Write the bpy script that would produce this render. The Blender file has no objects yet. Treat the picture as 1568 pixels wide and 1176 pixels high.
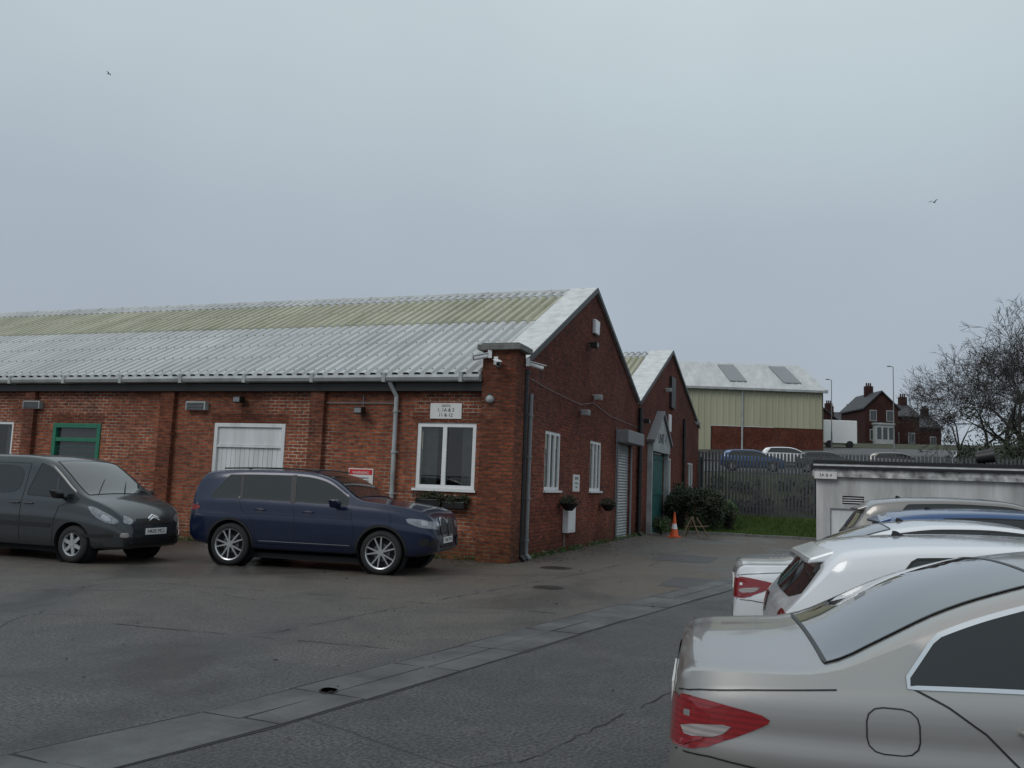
import bpy, bmesh, math, random
import numpy as np
from mathutils import Vector, Matrix
from mathutils.bvhtree import BVHTree
random.seed(7)
SC=bpy.context.scene
COL=SC.collection
# ------------------------------------------------------------ helpers
def link(o,parent=None):
    COL.objects.link(o)
    if parent is not None: o.parent=parent
    return o
def empty(name,loc=(0,0,0),rz=0):
    e=bpy.data.objects.new(name,None); e.empty_display_size=.3
    e.location=loc; e.rotation_euler=(0,0,rz); COL.objects.link(e); return e
def mesh(name,verts,faces,mats,parent=None,smooth=False,midx=None,sharp=None):
    me=bpy.data.meshes.new(name); me.from_pydata([tuple(v) for v in verts],[],faces)
    if not isinstance(mats,(list,tuple)): mats=[mats]
    for m in mats: me.materials.append(m)
    if midx: me.polygons.foreach_set('material_index',midx)
    if smooth: me.polygons.foreach_set('use_smooth',[True]*len(me.polygons))
    me.update()
    if sharp: me.set_sharp_from_angle(angle=math.radians(sharp))
    o=bpy.data.objects.new(name,me); return link(o,parent)
class MB:
    def __init__(s): s.v=[];s.f=[];s.m=[]
    def box(s,a,b,mi=0):
        x0,y0,z0=a;x1,y1,z1=b;n=len(s.v)
        s.v+=[(x0,y0,z0),(x1,y0,z0),(x1,y1,z0),(x0,y1,z0),(x0,y0,z1),(x1,y0,z1),(x1,y1,z1),(x0,y1,z1)]
        s.f+=[(n,n+3,n+2,n+1),(n+4,n+5,n+6,n+7),(n,n+1,n+5,n+4),(n+1,n+2,n+6,n+5),(n+2,n+3,n+7,n+6),(n+3,n,n+4,n+7)]
        s.m+=[mi]*6
    def tube(s,p,q,r0,r1,n=6,mi=0,cap=True):
        p=Vector(p);q=Vector(q);d=(q-p)
        if d.length<1e-6: return
        d.normalize();a=d.orthogonal().normalized();b=d.cross(a);k=len(s.v)
        for c,r in ((p,r0),(q,r1)):
            for i in range(n):
                t=2*math.pi*i/n; s.v.append(tuple(c+a*math.cos(t)*r+b*math.sin(t)*r))
        for i in range(n):
            j=(i+1)%n; s.f.append((k+i,k+j,k+n+j,k+n+i)); s.m.append(mi)
        if cap:
            s.f.append(tuple(k+i for i in range(n))[::-1]); s.f.append(tuple(k+n+i for i in range(n))); s.m+=[mi,mi]
    def poly(s,pts,mi=0):
        n=len(s.v); s.v+=[tuple(p) for p in pts]; s.f.append(tuple(range(n,n+len(pts)))); s.m.append(mi)
    def prism(s,pts,d,mi=0):
        d=Vector(d);n=len(s.v);k=len(pts)
        s.v+=[tuple(p) for p in pts]+[tuple(Vector(p)+d) for p in pts]
        s.f+=[tuple(range(n,n+k)),tuple(range(n+k,n+2*k))[::-1]]+[(n+i,n+k+i,n+k+(i+1)%k,n+(i+1)%k) for i in range(k)]
        s.m+=[mi]*(k+2)
    def make(s,name,mats,parent=None,smooth=False,sharp=None,bevel=0):
        o=mesh(name,s.v,s.f,mats,parent,smooth,s.m,sharp)
        if bevel:
            b=o.modifiers.new('bev','BEVEL'); b.width=bevel; b.segments=2; b.limit_method='ANGLE'
        return o
# ------------------------------------------------------------ materials
class NT:
    def __init__(s,name):
        s.m=bpy.data.materials.new(name); s.m.use_nodes=True; s.t=s.m.node_tree; s.b=s.t.nodes['Principled BSDF']
    def n(s,t,**k):
        q=s.t.nodes.new(t)
        for a,b in k.items(): setattr(q,a,b)
        return q
    def l(s,a,b): s.t.links.new(a,b)
    def noise(s,vec,scale,detail=4,rough=.55,dist=0):
        q=s.n('ShaderNodeTexNoise'); q.inputs['Scale'].default_value=scale;q.inputs['Detail'].default_value=detail;q.inputs['Roughness'].default_value=rough;q.inputs['Distortion'].default_value=dist
        if vec is not None: s.l(vec,q.inputs['Vector'])
        return q.outputs['Fac']
    def ramp(s,fac,a,b,ca=(0,0,0,1),cb=(1,1,1,1)):
        q=s.n('ShaderNodeValToRGB'); e=q.color_ramp.elements; e[0].position=a;e[1].position=b;e[0].color=ca;e[1].color=cb
        s.l(fac,q.inputs['Fac']); return q.outputs['Color']
    def mrange(s,v,a,b):
        q=s.n('ShaderNodeMapRange'); q.inputs['From Min'].default_value=a;q.inputs['From Max'].default_value=b; s.l(v,q.inputs['Value']); return q.outputs[0]
    def mix(s,fac,a,b,mode='MIX'):
        q=s.n('ShaderNodeMix',data_type='RGBA',blend_type=mode)
        for i,x in ((0,fac),(6,a),(7,b)):
            if hasattr(x,'is_linked'): s.l(x,q.inputs[i])
            else:
                q.inputs[i].default_value = x if i==0 else (tuple(x)+(1,) if len(x)==3 else x)
        return q.outputs[2]
    def math(s,op,a,b=0.0,clamp=False):
        q=s.n('ShaderNodeMath',operation=op); q.use_clamp=clamp
        for i,x in ((0,a),(1,b)):
            if hasattr(x,'is_linked'): s.l(x,q.inputs[i])
            else: q.inputs[i].default_value=x
        return q.outputs[0]
    def bump(s,h,st=.3,dist=.02):
        q=s.n('ShaderNodeBump'); q.inputs['Strength'].default_value=st;q.inputs['Distance'].default_value=dist
        s.l(h,q.inputs['Height']); return q.outputs['Normal']
    def pos(s): return s.n('ShaderNodeNewGeometry').outputs['Position']
    def setc(s,c):
        if hasattr(c,'is_linked'): s.l(c,s.b.inputs['Base Color'])
        else: s.b.inputs['Base Color'].default_value=tuple(c)+(1,)
    def scale(s,vec,sx,sy,sz):
        q=s.n('ShaderNodeMapping'); q.inputs['Scale'].default_value=(sx,sy,sz); s.l(vec,q.inputs['Vector']); return q.outputs[0]
def simple(name,col,rough=.6,metal=0,var=.25,sc=6,bump=0,bsc=60,coat=0,streak=False,spec=.5):
    k=NT(name); p=k.pos(); v=p
    if streak: v=k.scale(p,1,1,.15)
    n1=k.noise(v,sc,5,.6)
    f=k.ramp(n1,.3,.75,(1-var,)*3+(1,),(1+var*.4,)*3+(1,))
    k.setc(k.mix(1.0,col,f,'MULTIPLY'))
    k.b.inputs['Roughness'].default_value=rough; k.b.inputs['Metallic'].default_value=metal
    k.b.inputs['Coat Weight'].default_value=coat; k.b.inputs['Coat Roughness'].default_value=.04
    k.b.inputs['Specular IOR Level'].default_value=spec
    if bump: k.l(k.bump(k.noise(p,bsc,3),bump,.01),k.b.inputs['Normal'])
    return k.m
def brickmat(name,c1,c2,mortar,dirt=.5,msize=.008):
    k=NT(name); g=k.n('ShaderNodeNewGeometry'); sp=k.n('ShaderNodeSeparateXYZ'); k.l(g.outputs['Position'],sp.inputs[0])
    sn=k.n('ShaderNodeSeparateXYZ'); k.l(g.outputs['True Normal'],sn.inputs[0])
    nx=k.math('GREATER_THAN',k.math('ABSOLUTE',sn.outputs[0]),.6)
    ny=k.math('SUBTRACT',1.0,nx)
    u=k.math('ADD',k.math('MULTIPLY',sp.outputs[0],ny),k.math('MULTIPLY',sp.outputs[1],nx))
    cb=k.n('ShaderNodeCombineXYZ'); k.l(u,cb.inputs[0]); k.l(sp.outputs[2],cb.inputs[1])
    b=k.n('ShaderNodeTexBrick'); k.l(cb.outputs[0],b.inputs['Vector'])
    b.inputs['Scale'].default_value=1;b.inputs['Brick Width'].default_value=.228;b.inputs['Row Height'].default_value=.078
    b.inputs['Mortar Size'].default_value=msize;b.inputs['Mortar Smooth'].default_value=.2;b.inputs['Bias'].default_value=-.15
    b.inputs['Color1'].default_value=c1+(1,);b.inputs['Color2'].default_value=c2+(1,)
    mn=k.noise(g.outputs['Position'],.5,3,.6)
    mc=k.mix(k.ramp(mn,.48,.60),tuple(x*.38 for x in mortar),mortar)
    k.l(mc,b.inputs['Mortar'])
    n1=k.ramp(k.noise(g.outputs['Position'],.8,6,.7),.3,.7,(1-dirt,1-dirt,1-dirt*.95,1),(1.2,1.15,1.1,1))
    n2=k.ramp(k.noise(k.scale(cb.outputs[0],4.4,12.8,1),1.1,2,.8),.3,.7,(.40,.38,.43,1),(1.45,1.35,1.25,1))
    c=k.mix(1.0,b.outputs['Color'],n1,'MULTIPLY'); c=k.mix(.9,c,n2,'MULTIPLY')
    st=k.ramp(k.noise(k.scale(g.outputs['Position'],1.3,1.3,.25),1.6,5,.7),.53,.75)
    c=k.mix(k.math('MULTIPLY',st,.42),c,(.05,.04,.035))
    dz=k.ramp(k.math('ADD',sp.outputs[2],k.math('MULTIPLY',k.noise(g.outputs['Position'],2,4),.6)),.3,1.0,(.5,.56,.45,1),(1,1,1,1))
    c=k.mix(1.0,c,dz,'MULTIPLY')
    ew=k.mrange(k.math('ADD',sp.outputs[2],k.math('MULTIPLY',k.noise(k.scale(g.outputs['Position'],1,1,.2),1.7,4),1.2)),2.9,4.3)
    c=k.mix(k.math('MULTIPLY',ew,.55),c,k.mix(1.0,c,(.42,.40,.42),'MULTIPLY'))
    k.setc(c); k.b.inputs['Roughness'].default_value=.88;k.b.inputs['Specular IOR Level'].default_value=.25
    h=k.math('ADD',k.math('MULTIPLY',b.outputs['Fac'],-1.0),k.math('MULTIPLY',k.noise(g.outputs['Position'],45,3),.5))
    k.l(k.bump(h,.7,.010),k.b.inputs['Normal'])
    return k.m
M={}
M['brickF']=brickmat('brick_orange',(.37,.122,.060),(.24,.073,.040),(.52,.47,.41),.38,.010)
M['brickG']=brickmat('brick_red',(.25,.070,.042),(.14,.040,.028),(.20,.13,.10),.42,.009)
M['brickP']=brickmat('brick_pier',(.26,.085,.045),(.17,.055,.032),(.26,.21,.17),.45,.009)
M['brickD']=brickmat('brick_far',(.085,.035,.030),(.06,.025,.022),(.08,.06,.05),.3,.007)
M['white']=simple('white_upvc',(.78,.79,.79),.35,var=.08)
M['whitep']=simple('white_painted_timber',(.74,.76,.76),.5,var=.25,sc=3,streak=True)
M['whitewall']=simple('white_rendered_masonry',(.60,.60,.59),.8,var=.45,sc=1.6,bump=.3,streak=True)
M['peel']=simple('peeling_paint',(.62,.62,.60),.8,var=.8,sc=3.5,bump=.5)
M['green']=simple('green_paint',(.02,.17,.10),.45,var=.2)
M['greend']=simple('green_door_paint',(.03,.13,.12),.5,var=.3)
M['grey']=simple('grey_plastic',(.22,.23,.24),.5,var=.2)
M['greyl']=simple('galvanised_grey',(.42,.44,.45),.45,metal=.3,var=.3,sc=4)
M['gutter']=simple('gutter_pale_grey',(.40,.42,.42),.5,var=.35,sc=2)
M['black']=simple('black_plastic',(.012,.012,.013),.45,var=.1)
M['dark']=simple('dark_void',(.008,.008,.009),.9,var=.1)
M['conc']=simple('concrete_cap',(.17,.17,.16),.85,var=.4,bump=.4)
M['lead']=simple('white_flashing',(.66,.68,.68),.6,var=.3,sc=3)
M['slate']=simple('slate_roof',(.04,.042,.048),.6,var=.3)
M['red']=simple('red_print',(.6,.03,.03),.4,var=.05)
M['signw']=simple('sign_white',(.72,.72,.70),.4,var=.08)
M['signb']=simple('sign_black',(.02,.02,.02),.5,var=.05)
M['orange']=simple('cone_orange',(.75,.12,.03),.5,var=.1)
M['wood']=simple('weathered_wood',(.22,.16,.10),.8,var=.4)
M['bark']=simple('bark',(.040,.034,.031),.9,var=.4)
M['steel']=simple('rim_alloy',(.50,.51,.52),.3,metal=.85,var=.1)
M['rimd']=simple('rim_dark',(.12,.12,.13),.35,metal=.7,var=.1)
M['chrome']=simple('chrome_trim',(.75,.76,.78),.12,metal=1,var=.05)
M['tyre']=simple('tyre_rubber',(.018,.018,.018),.8,var=.3,bump=.2)
M['plate']=simple('number_plate',(.75,.75,.72),.3,var=.05)
def glass(name,c=(.010,.013,.015),r=.03,coat=.3):
    k=NT(name); k.setc(c); k.b.inputs['Roughness'].default_value=r; k.b.inputs['Specular IOR Level'].default_value=.6
    k.b.inputs['Coat Weight'].default_value=coat;k.b.inputs['Coat Roughness'].default_value=.02
    return k.m
M['glass']=glass('car_glass'); M['glassr']=glass('car_screen_glass',(.02,.026,.028),.03,1.0); M['wglass']=glass('window_glass',(.03,.035,.037),.05)
def paint(name,col,metal=.0,rough=.28,dirt=.15,coat=.8):
    k=NT(name); tc=k.n('ShaderNodeTexCoord').outputs['Object']
    sp=k.n('ShaderNodeSeparateXYZ'); k.l(tc,sp.inputs[0])
    d=k.math('MULTIPLY',k.ramp(sp.outputs[2],.15,.75,(1,1,1,1),(0,0,0,1)),k.noise(tc,5,5,.6))
    c=k.mix(k.math('MULTIPLY',d,dirt*3,True),col,(.10,.09,.075))
    fl=k.noise(tc,900,1)
    c=k.mix(k.math('MULTIPLY',fl,.12 if metal else 0.0),c,tuple(min(1,x*1.9+.02) for x in col))
    k.setc(c); k.b.inputs['Metallic'].default_value=metal
    k.l(k.math('ADD',k.math('MULTIPLY',k.noise(tc,3,4),.12),rough-.06),k.b.inputs['Roughness'])
    k.b.inputs['Coat Weight'].default_value=coat; k.b.inputs['Coat Roughness'].default_value=.05
    return k.m
def lamp_m(name,col,r=.12,metal=0):
    k=NT(name); tc=k.n('ShaderNodeTexCoord').outputs['Object']
    w=k.n('ShaderNodeTexWave'); w.inputs['Scale'].default_value=14; w.bands_direction='Z'; k.l(tc,w.inputs['Vector'])
    k.setc(k.mix(k.math('MULTIPLY',w.outputs['Fac'],.5),col,tuple(x*.35 for x in col)))
    k.b.inputs['Roughness'].default_value=r;k.b.inputs['Metallic'].default_value=metal; k.b.inputs['Coat Weight'].default_value=1;k.b.inputs['Coat Roughness'].default_value=.03
    return k.m
M['tail']=lamp_m('tail_lamp_red',(.27,.006,.010)); M['head']=simple('head_lamp_clear',(.30,.32,.34),.08,metal=.3,var=.5,sc=14,coat=1); M['clear']=lamp_m('lamp_clear',(.40,.36,.35),.1)
def asphalt():
    k=NT('asphalt_yard'); p=k.pos(); sp=k.n('ShaderNodeSeparateXYZ'); k.l(p,sp.inputs[0])
    big=k.noise(p,.22,5,.6,.4); mid=k.noise(p,1.3,6,.65,.3); fine=k.noise(p,38,4,.75); vf=k.noise(p,160,2,.7)
    c=k.mix(k.ramp(big,.35,.65),(.066,.069,.072),(.100,.102,.103))
    c=k.mix(k.math('MULTIPLY',k.ramp(mid,.45,.72),.6),c,(.155,.152,.145))
    c=k.mix(k.math('MULTIPLY',k.ramp(k.noise(p,3.6,5,.7),.5,.72),.5),c,(.045,.045,.046))
    ax=k.math('ADD',sp.outputs[0],k.math('MULTIPLY',sp.outputs[1],-.21))
    m1=k.math('LESS_THAN',ax,-5.2)
    dy=k.mrange(k.math('ADD',sp.outputs[1],k.math('MULTIPLY',big,3.0)),7.0,15.5)
    bm=k.math('MULTIPLY',k.math('MULTIPLY',m1,dy),k.math('ADD',k.math('MULTIPLY',mid,.8),.15),True)
    c=k.mix(bm,c,(.125,.095,.064))
    rs=k.mrange(ax,-4.85,-4.7)
    c=k.mix(k.math('MULTIPLY',rs,.8),c,k.mix(1.0,c,(.72,.72,.74),'MULTIPLY'))
    ag=k.ramp(fine,.40,.60,(.25,.25,.26,1),(1.8,1.78,1.72,1)); c=k.mix(.9,c,ag,'MULTIPLY')
    vg=k.ramp(vf,.4,.65,(.6,.6,.6,1),(1.4,1.4,1.35,1)); c=k.mix(.7,c,vg,'MULTIPLY')
    vo=k.n('ShaderNodeTexVoronoi'); vo.inputs['Scale'].default_value=40; k.l(p,vo.inputs['Vector'])
    st=k.ramp(vo.outputs['Distance'],.10,.24,(1,1,1,1),(0,0,0,1)); c=k.mix(k.math('MULTIPLY',st,.4),c,(.21,.205,.195))
    dn=k.n('ShaderNodeTexNoise'); dn.inputs['Scale'].default_value=1.6; dn.inputs['Detail'].default_value=8; k.l(p,dn.inputs['Vector'])
    pv=k.mix(.16,p,dn.outputs['Color'])
    cr=k.n('ShaderNodeTexVoronoi',feature='DISTANCE_TO_EDGE'); cr.inputs['Scale'].default_value=.36; k.l(pv,cr.inputs['Vector'])
    ck=k.math('MULTIPLY',k.ramp(cr.outputs['Distance'],.0012,.0035,(1,1,1,1),(0,0,0,1)),k.ramp(k.noise(p,.5,2),.52,.6))
    c=k.mix(k.math('MULTIPLY',ck,.6),c,(.025,.025,.025))
    wet=k.ramp(k.noise(k.scale(p,1,.6,1),.45,5,.6,.5),.46,.62)
    c=k.mix(k.math('MULTIPLY',wet,.5),c,(.040,.040,.042))
    k.setc(c)
    k.l(k.math('SUBTRACT',.62,k.math('MULTIPLY',wet,.34)),k.b.inputs['Roughness'])
    h=k.math('ADD',k.math('MULTIPLY',fine,.9),k.math('ADD',k.math('MULTIPLY',vf,.5),k.math('MULTIPLY',ck,-2.0)))
    wv=k.n('ShaderNodeTexWave'); wv.inputs['Scale'].default_value=5.5;wv.inputs['Distortion'].default_value=5;wv.inputs['Detail'].default_value=3;wv.inputs['Detail Scale'].default_value=2.5
    rot=k.n('ShaderNodeMapping'); rot.inputs['Rotation'].default_value=(0,0,.5); k.l(p,rot.inputs['Vector']); k.l(rot.outputs[0],wv.inputs['Vector'])
    h=k.math('ADD',h,k.math('MULTIPLY',wv.outputs['Fac'],.5))
    k.l(k.bump(h,.9,.016),k.b.inputs['Normal'])
    return k.m
M['asphalt']=asphalt()
M['slab']=simple('channel_slab',(.094,.097,.098),.55,var=.65,sc=1.7,bump=.6,bsc=40)
M['patch']=simple('tarmac_patch',(.055,.055,.056),.55,var=.4,sc=3,bump=.8,bsc=60)
M['joint']=simple('crack_joint',(.030,.029,.027),.9,var=.3)
M['iron']=simple('cast_iron',(.04,.035,.03),.5,metal=.4,var=.4)
def grassm():
    k=NT('rough_grass'); p=k.pos()
    c=k.mix(k.ramp(k.noise(p,.7,5,.7),.35,.65),(.030,.042,.014),(.052,.056,.024))
    c=k.mix(k.ramp(k.noise(p,.15,3),.5,.65),c,(.05,.042,.028)); k.setc(c); k.b.inputs['Roughness'].default_value=.95
    k.l(k.bump(k.noise(p,25,4),.8,.05),k.b.inputs['Normal']); return k.m
M['grass']=grassm()
def leafm(name,a,b):
    k=NT(name); oi=k.n('ShaderNodeNewGeometry')
    c=k.mix(oi.outputs['Random Per Island'],a,b); k.setc(c); k.b.inputs['Roughness'].default_value=.6; return k.m
M['leafd']=leafm('leaf_dark',(.012,.020,.008),(.032,.045,.016)); M['leafg']=leafm('leaf_green',(.03,.07,.015),(.07,.12,.03))
M['leafb']=leafm('leaf_brown',(.04,.028,.02),(.08,.05,.035)); M['blade']=leafm('grass_blade',(.04,.085,.012),(.09,.14,.03))
def roofm(name,a,b,c3,moss):
    k=NT(name); p=k.pos()
    c=k.mix(k.ramp(k.noise(k.scale(p,1.2,.35,.35),1.0,6,.65),.3,.7),a,b)
    c=k.mix(k.math('MULTIPLY',k.ramp(k.noise(k.scale(p,5,.5,.5),1.2,5,.7),.5,.75),moss),c,c3)
    k.setc(c); k.b.inputs['Roughness'].default_value=.75; return k.m
M['roof']=roofm('roof_sheet_cement',(.40,.415,.415),(.55,.57,.57),(.30,.31,.30),.55)
M['rooft']=roofm('roof_rooflight_aged',(.30,.30,.22),(.46,.46,.36),(.22,.235,.12),.7)
def clad():
    k=NT('cream_cladding'); p=k.pos()
    c=k.mix(k.ramp(k.noise(k.scale(p,1,1,.2),.5,4),.3,.7),(.34,.335,.225),(.41,.40,.28)); k.setc(c); k.b.inputs['Roughness'].default_value=.55; return k.m
M['clad']=clad()
# ------------------------------------------------------------ camera
f=1346;p_=math.radians(6.4);r_=math.radians(2.13);TH=math.radians(19.96)
F=Vector((0,math.cos(p_),math.sin(p_)));r0=Vector((1,0,0));u0=Vector((0,-math.sin(p_),math.cos(p_)))
Rr=r0*math.cos(r_)+u0*math.sin(r_);Uu=-r0*math.sin(r_)+u0*math.cos(r_)
rot=Matrix.Rotation(TH,3,'Z')
Rr=rot@Rr;Uu=rot@Uu;Fw=rot@F
cam=bpy.data.cameras.new('camera');co=bpy.data.objects.new('camera',cam);COL.objects.link(co)
mw=Matrix.Identity(4)
for i in range(3): mw[i][0]=Rr[i];mw[i][1]=Uu[i];mw[i][2]=-Fw[i]
mw[2][3]=1.65; co.matrix_world=mw
cam.sensor_width=36;cam.lens=f/1568*36;cam.clip_end=6000;cam.clip_start=.05;SC.camera=co
def CW(right,fwd,z): # level metres to the right / ahead of the viewpoint -> world
    return Vector((math.cos(TH)*right-math.sin(TH)*fwd, math.sin(TH)*right+math.cos(TH)*fwd, z))
# ------------------------------------------------------------ world + sun
w=bpy.data.worlds.new("World");SC.world=w;w.use_nodes=True;nt=w.node_tree
bg=nt.nodes['Background'];bg.inputs['Strength'].default_value=.1
sky=nt.nodes.new('ShaderNodeTexSky');sky.sky_type='NISHITA';sky.sun_disc=False
SEL=math.radians(42);SAZ=math.radians(205)
sky.sun_elevation=SEL;sky.sun_rotation=SAZ
tc=nt.nodes.new('ShaderNodeTexCoord');sx=nt.nodes.new('ShaderNodeSeparateXYZ');nt.links.new(tc.outputs['Generated'],sx.inputs[0])
rp=nt.nodes.new('ShaderNodeValToRGB');nt.links.new(sx.outputs[2],rp.inputs['Fac'])
els=rp.color_ramp.elements
def s(r,g,b): return tuple(((v/255+.055)/1.055)**2.4 for v in (r,g,b))+(1,)
els[0].position=0;els[0].color=s(168,178,190);els[1].position=1;els[1].color=s(226,232,236)
for ps,cc in ((.12,s(166,176,187)),(.28,s(172,184,194)),(.45,s(190,203,209)),(.6,s(204,214,219))):
    e=els.new(ps);e.color=cc
nz=nt.nodes.new('ShaderNodeTexNoise');nz.inputs['Scale'].default_value=1.6;nz.inputs['Detail'].default_value=5;nz.inputs['Roughness'].default_value=.5
nt.links.new(tc.outputs['Generated'],nz.inputs['Vector'])
r2=nt.nodes.new('ShaderNodeValToRGB');nt.links.new(nz.outputs['Fac'],r2.inputs['Fac']);r2.color_ramp.elements[0].position=.3;r2.color_ramp.elements[1].position=.7
r2.color_ramp.elements[0].color=(.92,.915,.935,1);r2.color_ramp.elements[1].color=(1.06,1.07,1.06,1)
mm=nt.nodes.new('ShaderNodeMix');mm.data_type='RGBA';mm.blend_type='MULTIPLY';mm.inputs[0].default_value=1;nt.links.new(rp.outputs[0],mm.inputs[6]);nt.links.new(r2.outputs[0],mm.inputs[7])
sc_=nt.nodes.new('ShaderNodeVectorMath');sc_.operation='SCALE';sc_.inputs['Scale'].default_value=10;nt.links.new(mm.outputs[2],sc_.inputs[0])
mx=nt.nodes.new('ShaderNodeMix');mx.data_type='RGBA';mx.inputs[0].default_value=.95
nt.links.new(sky.outputs[0],mx.inputs[6]);nt.links.new(sc_.outputs[0],mx.inputs[7]);nt.links.new(mx.outputs[2],bg.inputs['Color'])
sun=bpy.data.lights.new('sun','SUN');sun.energy=.8;sun.angle=math.radians(25);sun.color=(1,.97,.93)
so=bpy.data.objects.new('sun',sun);COL.objects.link(so)
sd=Vector((math.sin(SAZ)*math.cos(SEL),math.cos(SAZ)*math.cos(SEL),math.sin(SEL)))
so.rotation_euler=sd.to_track_quat('Z','Y').to_euler();so.location=(0,0,30)
SC.view_settings.view_transform='Standard';SC.view_settings.look='None';SC.view_settings.exposure=0
# ------------------------------------------------------------ terrain
def tz(x,y):
    P=[(-1e5,-.03),(33.9,-.03),(36,.08),(45,.42),(47,.7),(54.5,2.75),(64,3.1),(88,5.7),(130,8.8),(220,10.5),(1e5,10.5)]
    return float(np.interp(y,[a for a,b in P],[b for a,b in P]))
ys=[-3000,-400,-60,0,20,33.9,34.5,36,40,45,47,50,54.5,58,64,72,80,88,100,115,130,160,220,400,1000,3500]
xs=[-3500,-800,-200,-60,-30,-15,-6,0,6,15,30,60,200,800,3500]
V=[(x,y,tz(x,y)) for y in ys for x in xs];nx=len(xs)
Fc=[(j*nx+i,j*nx+i+1,(j+1)*nx+i+1,(j+1)*nx+i) for j in range(len(ys)-1) for i in range(nx-1)]
mesh('ground',V,Fc,M['grass'])
mesh('asphalt_yard',[(-80,-60,0),(80,-60,0),(80,33.9,0),(-80,33.9,0)],[(0,1,2,3)],M['asphalt'])
rv=[]
for i,x in enumerate(range(-60,101,10)):
    for y in (55,58,64,72,80,88,100): rv.append((x,y,tz(x,y)+.03))
rf=[(7*i+j,7*i+7+j,7*i+8+j,7*i+1+j) for i in range(16) for j in range(6)]
mesh('road',rv,rf,M['patch'])
kb=MB()
x=-5.6
while x<-.5:
    kb.box((x,33.75,-.05),(x+.9,33.95,.09+random.uniform(-.01,.01)));x+=.912
kb.make('kerb',M['conc'],bevel=.01)
gb=MB()
for i in range(11000):
    x=random.uniform(-5.8,-.45);y=34+random.random()**1.5*11;z=tz(x,y)
    h=random.uniform(.05,.16);a=random.random()*6.28;dx=math.cos(a)*.03;dy=math.sin(a)*.03;lx=random.uniform(-.05,.05)
    gb.poly([(x-dx,y-dy,z),(x+dx,y+dy,z),(x+lx,y,z+h)])
gb.make('grass_verge',M['blade'])
# slab channel
L=[(-4.95,2.2),(-4.55,3.6),(-4.18,4.54),(-3.88,6.21),(-3.52,8.2),(-3.15,10.54),(-2.56,13.54),(-1.9,17.0),(-1.2,21.5)]
def lint(t):
    yy=[b for a,b in L];return float(np.interp(t,yy,[a for a,b in L]))
sb=MB();jb=MB()
y=2.2
while y<21:
    ln=random.uniform(.75,1.5);wd=.66;pj=random.uniform(-.02,.02)
    for (o0,o1) in ((0,wd*.5),(wd*.5,wd)):
        g=random.uniform(.006,.014);z=.005+random.uniform(0,.004);j=lambda:random.uniform(-.018,.018)
        a=(lint(y)+o0+g+j(),y+g+j());b=(lint(y)+o1-g+j(),y+g+j()-.02);c=(lint(y+ln)+o1-g+j(),y+ln-g+j()-.02);d=(lint(y+ln)+o0+g+j(),y+ln-g+j())
        sb.prism([(q[0],q[1],-.02) for q in (a,b,c,d)],(0,0,.02+z))
    jb.poly([(lint(y)-.02+pj,y,.003),(lint(y)+wd+.02-pj,y,.003),(lint(y+ln)+wd+.02,y+ln,.003),(lint(y+ln)-.02,y+ln,.003)])
    y+=ln
sb.make('slab_channel',M['slab']);jb.make('slab_channel_bed',M['joint'])
pb=MB()
for (x0,y0,x1,y1) in ((-2.75,15.2,-1.9,16.9),(-1.1,15.5,.2,17.6),(-1.4,19.0,.0,20.5),(-3.9,20.5,-2.6,22.6)):
    pb.poly([(x0,y0,.004),(x1,y0+.05,.004),(x1+.03,y1,.004),(x0,y1+.04,.004)])
pb.make('tarmac_patch',M['patch'])
sm=MB()
def seam(pts,wd=.008,z=.0045):
    for i in range(len(pts)-1):
        a=Vector(pts[i]);b=Vector(pts[i+1]);n=max(2,int((b-a).length/.12));prev=None
        nn=Vector((-(b-a).y,(b-a).x)).normalized()
        for q in range(n+1):
            if random.random()<.12: prev=None;continue
            c=a.lerp(b,q/n)+nn*(random.uniform(-.02,.02) if 0<q<n else 0);ww=wd*random.uniform(.2,1.4)
            cur=(c-nn*ww,c+nn*ww)
            if prev: sm.poly([(prev[0].x,prev[0].y,z),(cur[0].x,cur[0].y,z),(cur[1].x,cur[1].y,z),(prev[1].x,prev[1].y,z)])
            prev=cur
seam([(-7.2,7.6),(-5.5,7.75),(-3.9,7.9)]);seam([(-9.5,10.6),(-6.4,10.9),(-3.3,11.1)]);seam([(-5.5,7.7),(-5.15,10.9),(-4.4,16.2),(-3.7,24)])
seam([(-10,9),(-8.3,10.2),(-6.6,9.9)],.006);seam([(-1.8,4.8),(-1.2,7.5),(-.9,11)],.005)
sm.make('tarmac_seams',M['joint'])
def disc(name,x,y,r,mat,z=.006):
    e=empty(name,(x,y,0));m=MB();m.tube((0,0,-.03),(0,0,z),r,r,28);m.make('frame',M['patch'],e)
    m=MB();m.tube((0,0,-.03),(0,0,z+.006),r*.88,r*.88,28)
    for i in range(-4,5):
        for jx in range(-4,5):
            if i*i+jx*jx<14: m.box((i*r*.16-.02,jx*r*.16-.02,z+.004),(i*r*.16+.02,jx*r*.16+.02,z+.012))
    m.make('lid',mat,e)
disc('manhole_cover',-4.24,13.73,.26,M['iron']);disc('manhole_cover',-5.1,17.0,.33,M['iron']);disc('manhole_cover',-3.62,6.1,.075,M['iron'],.012)
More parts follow.
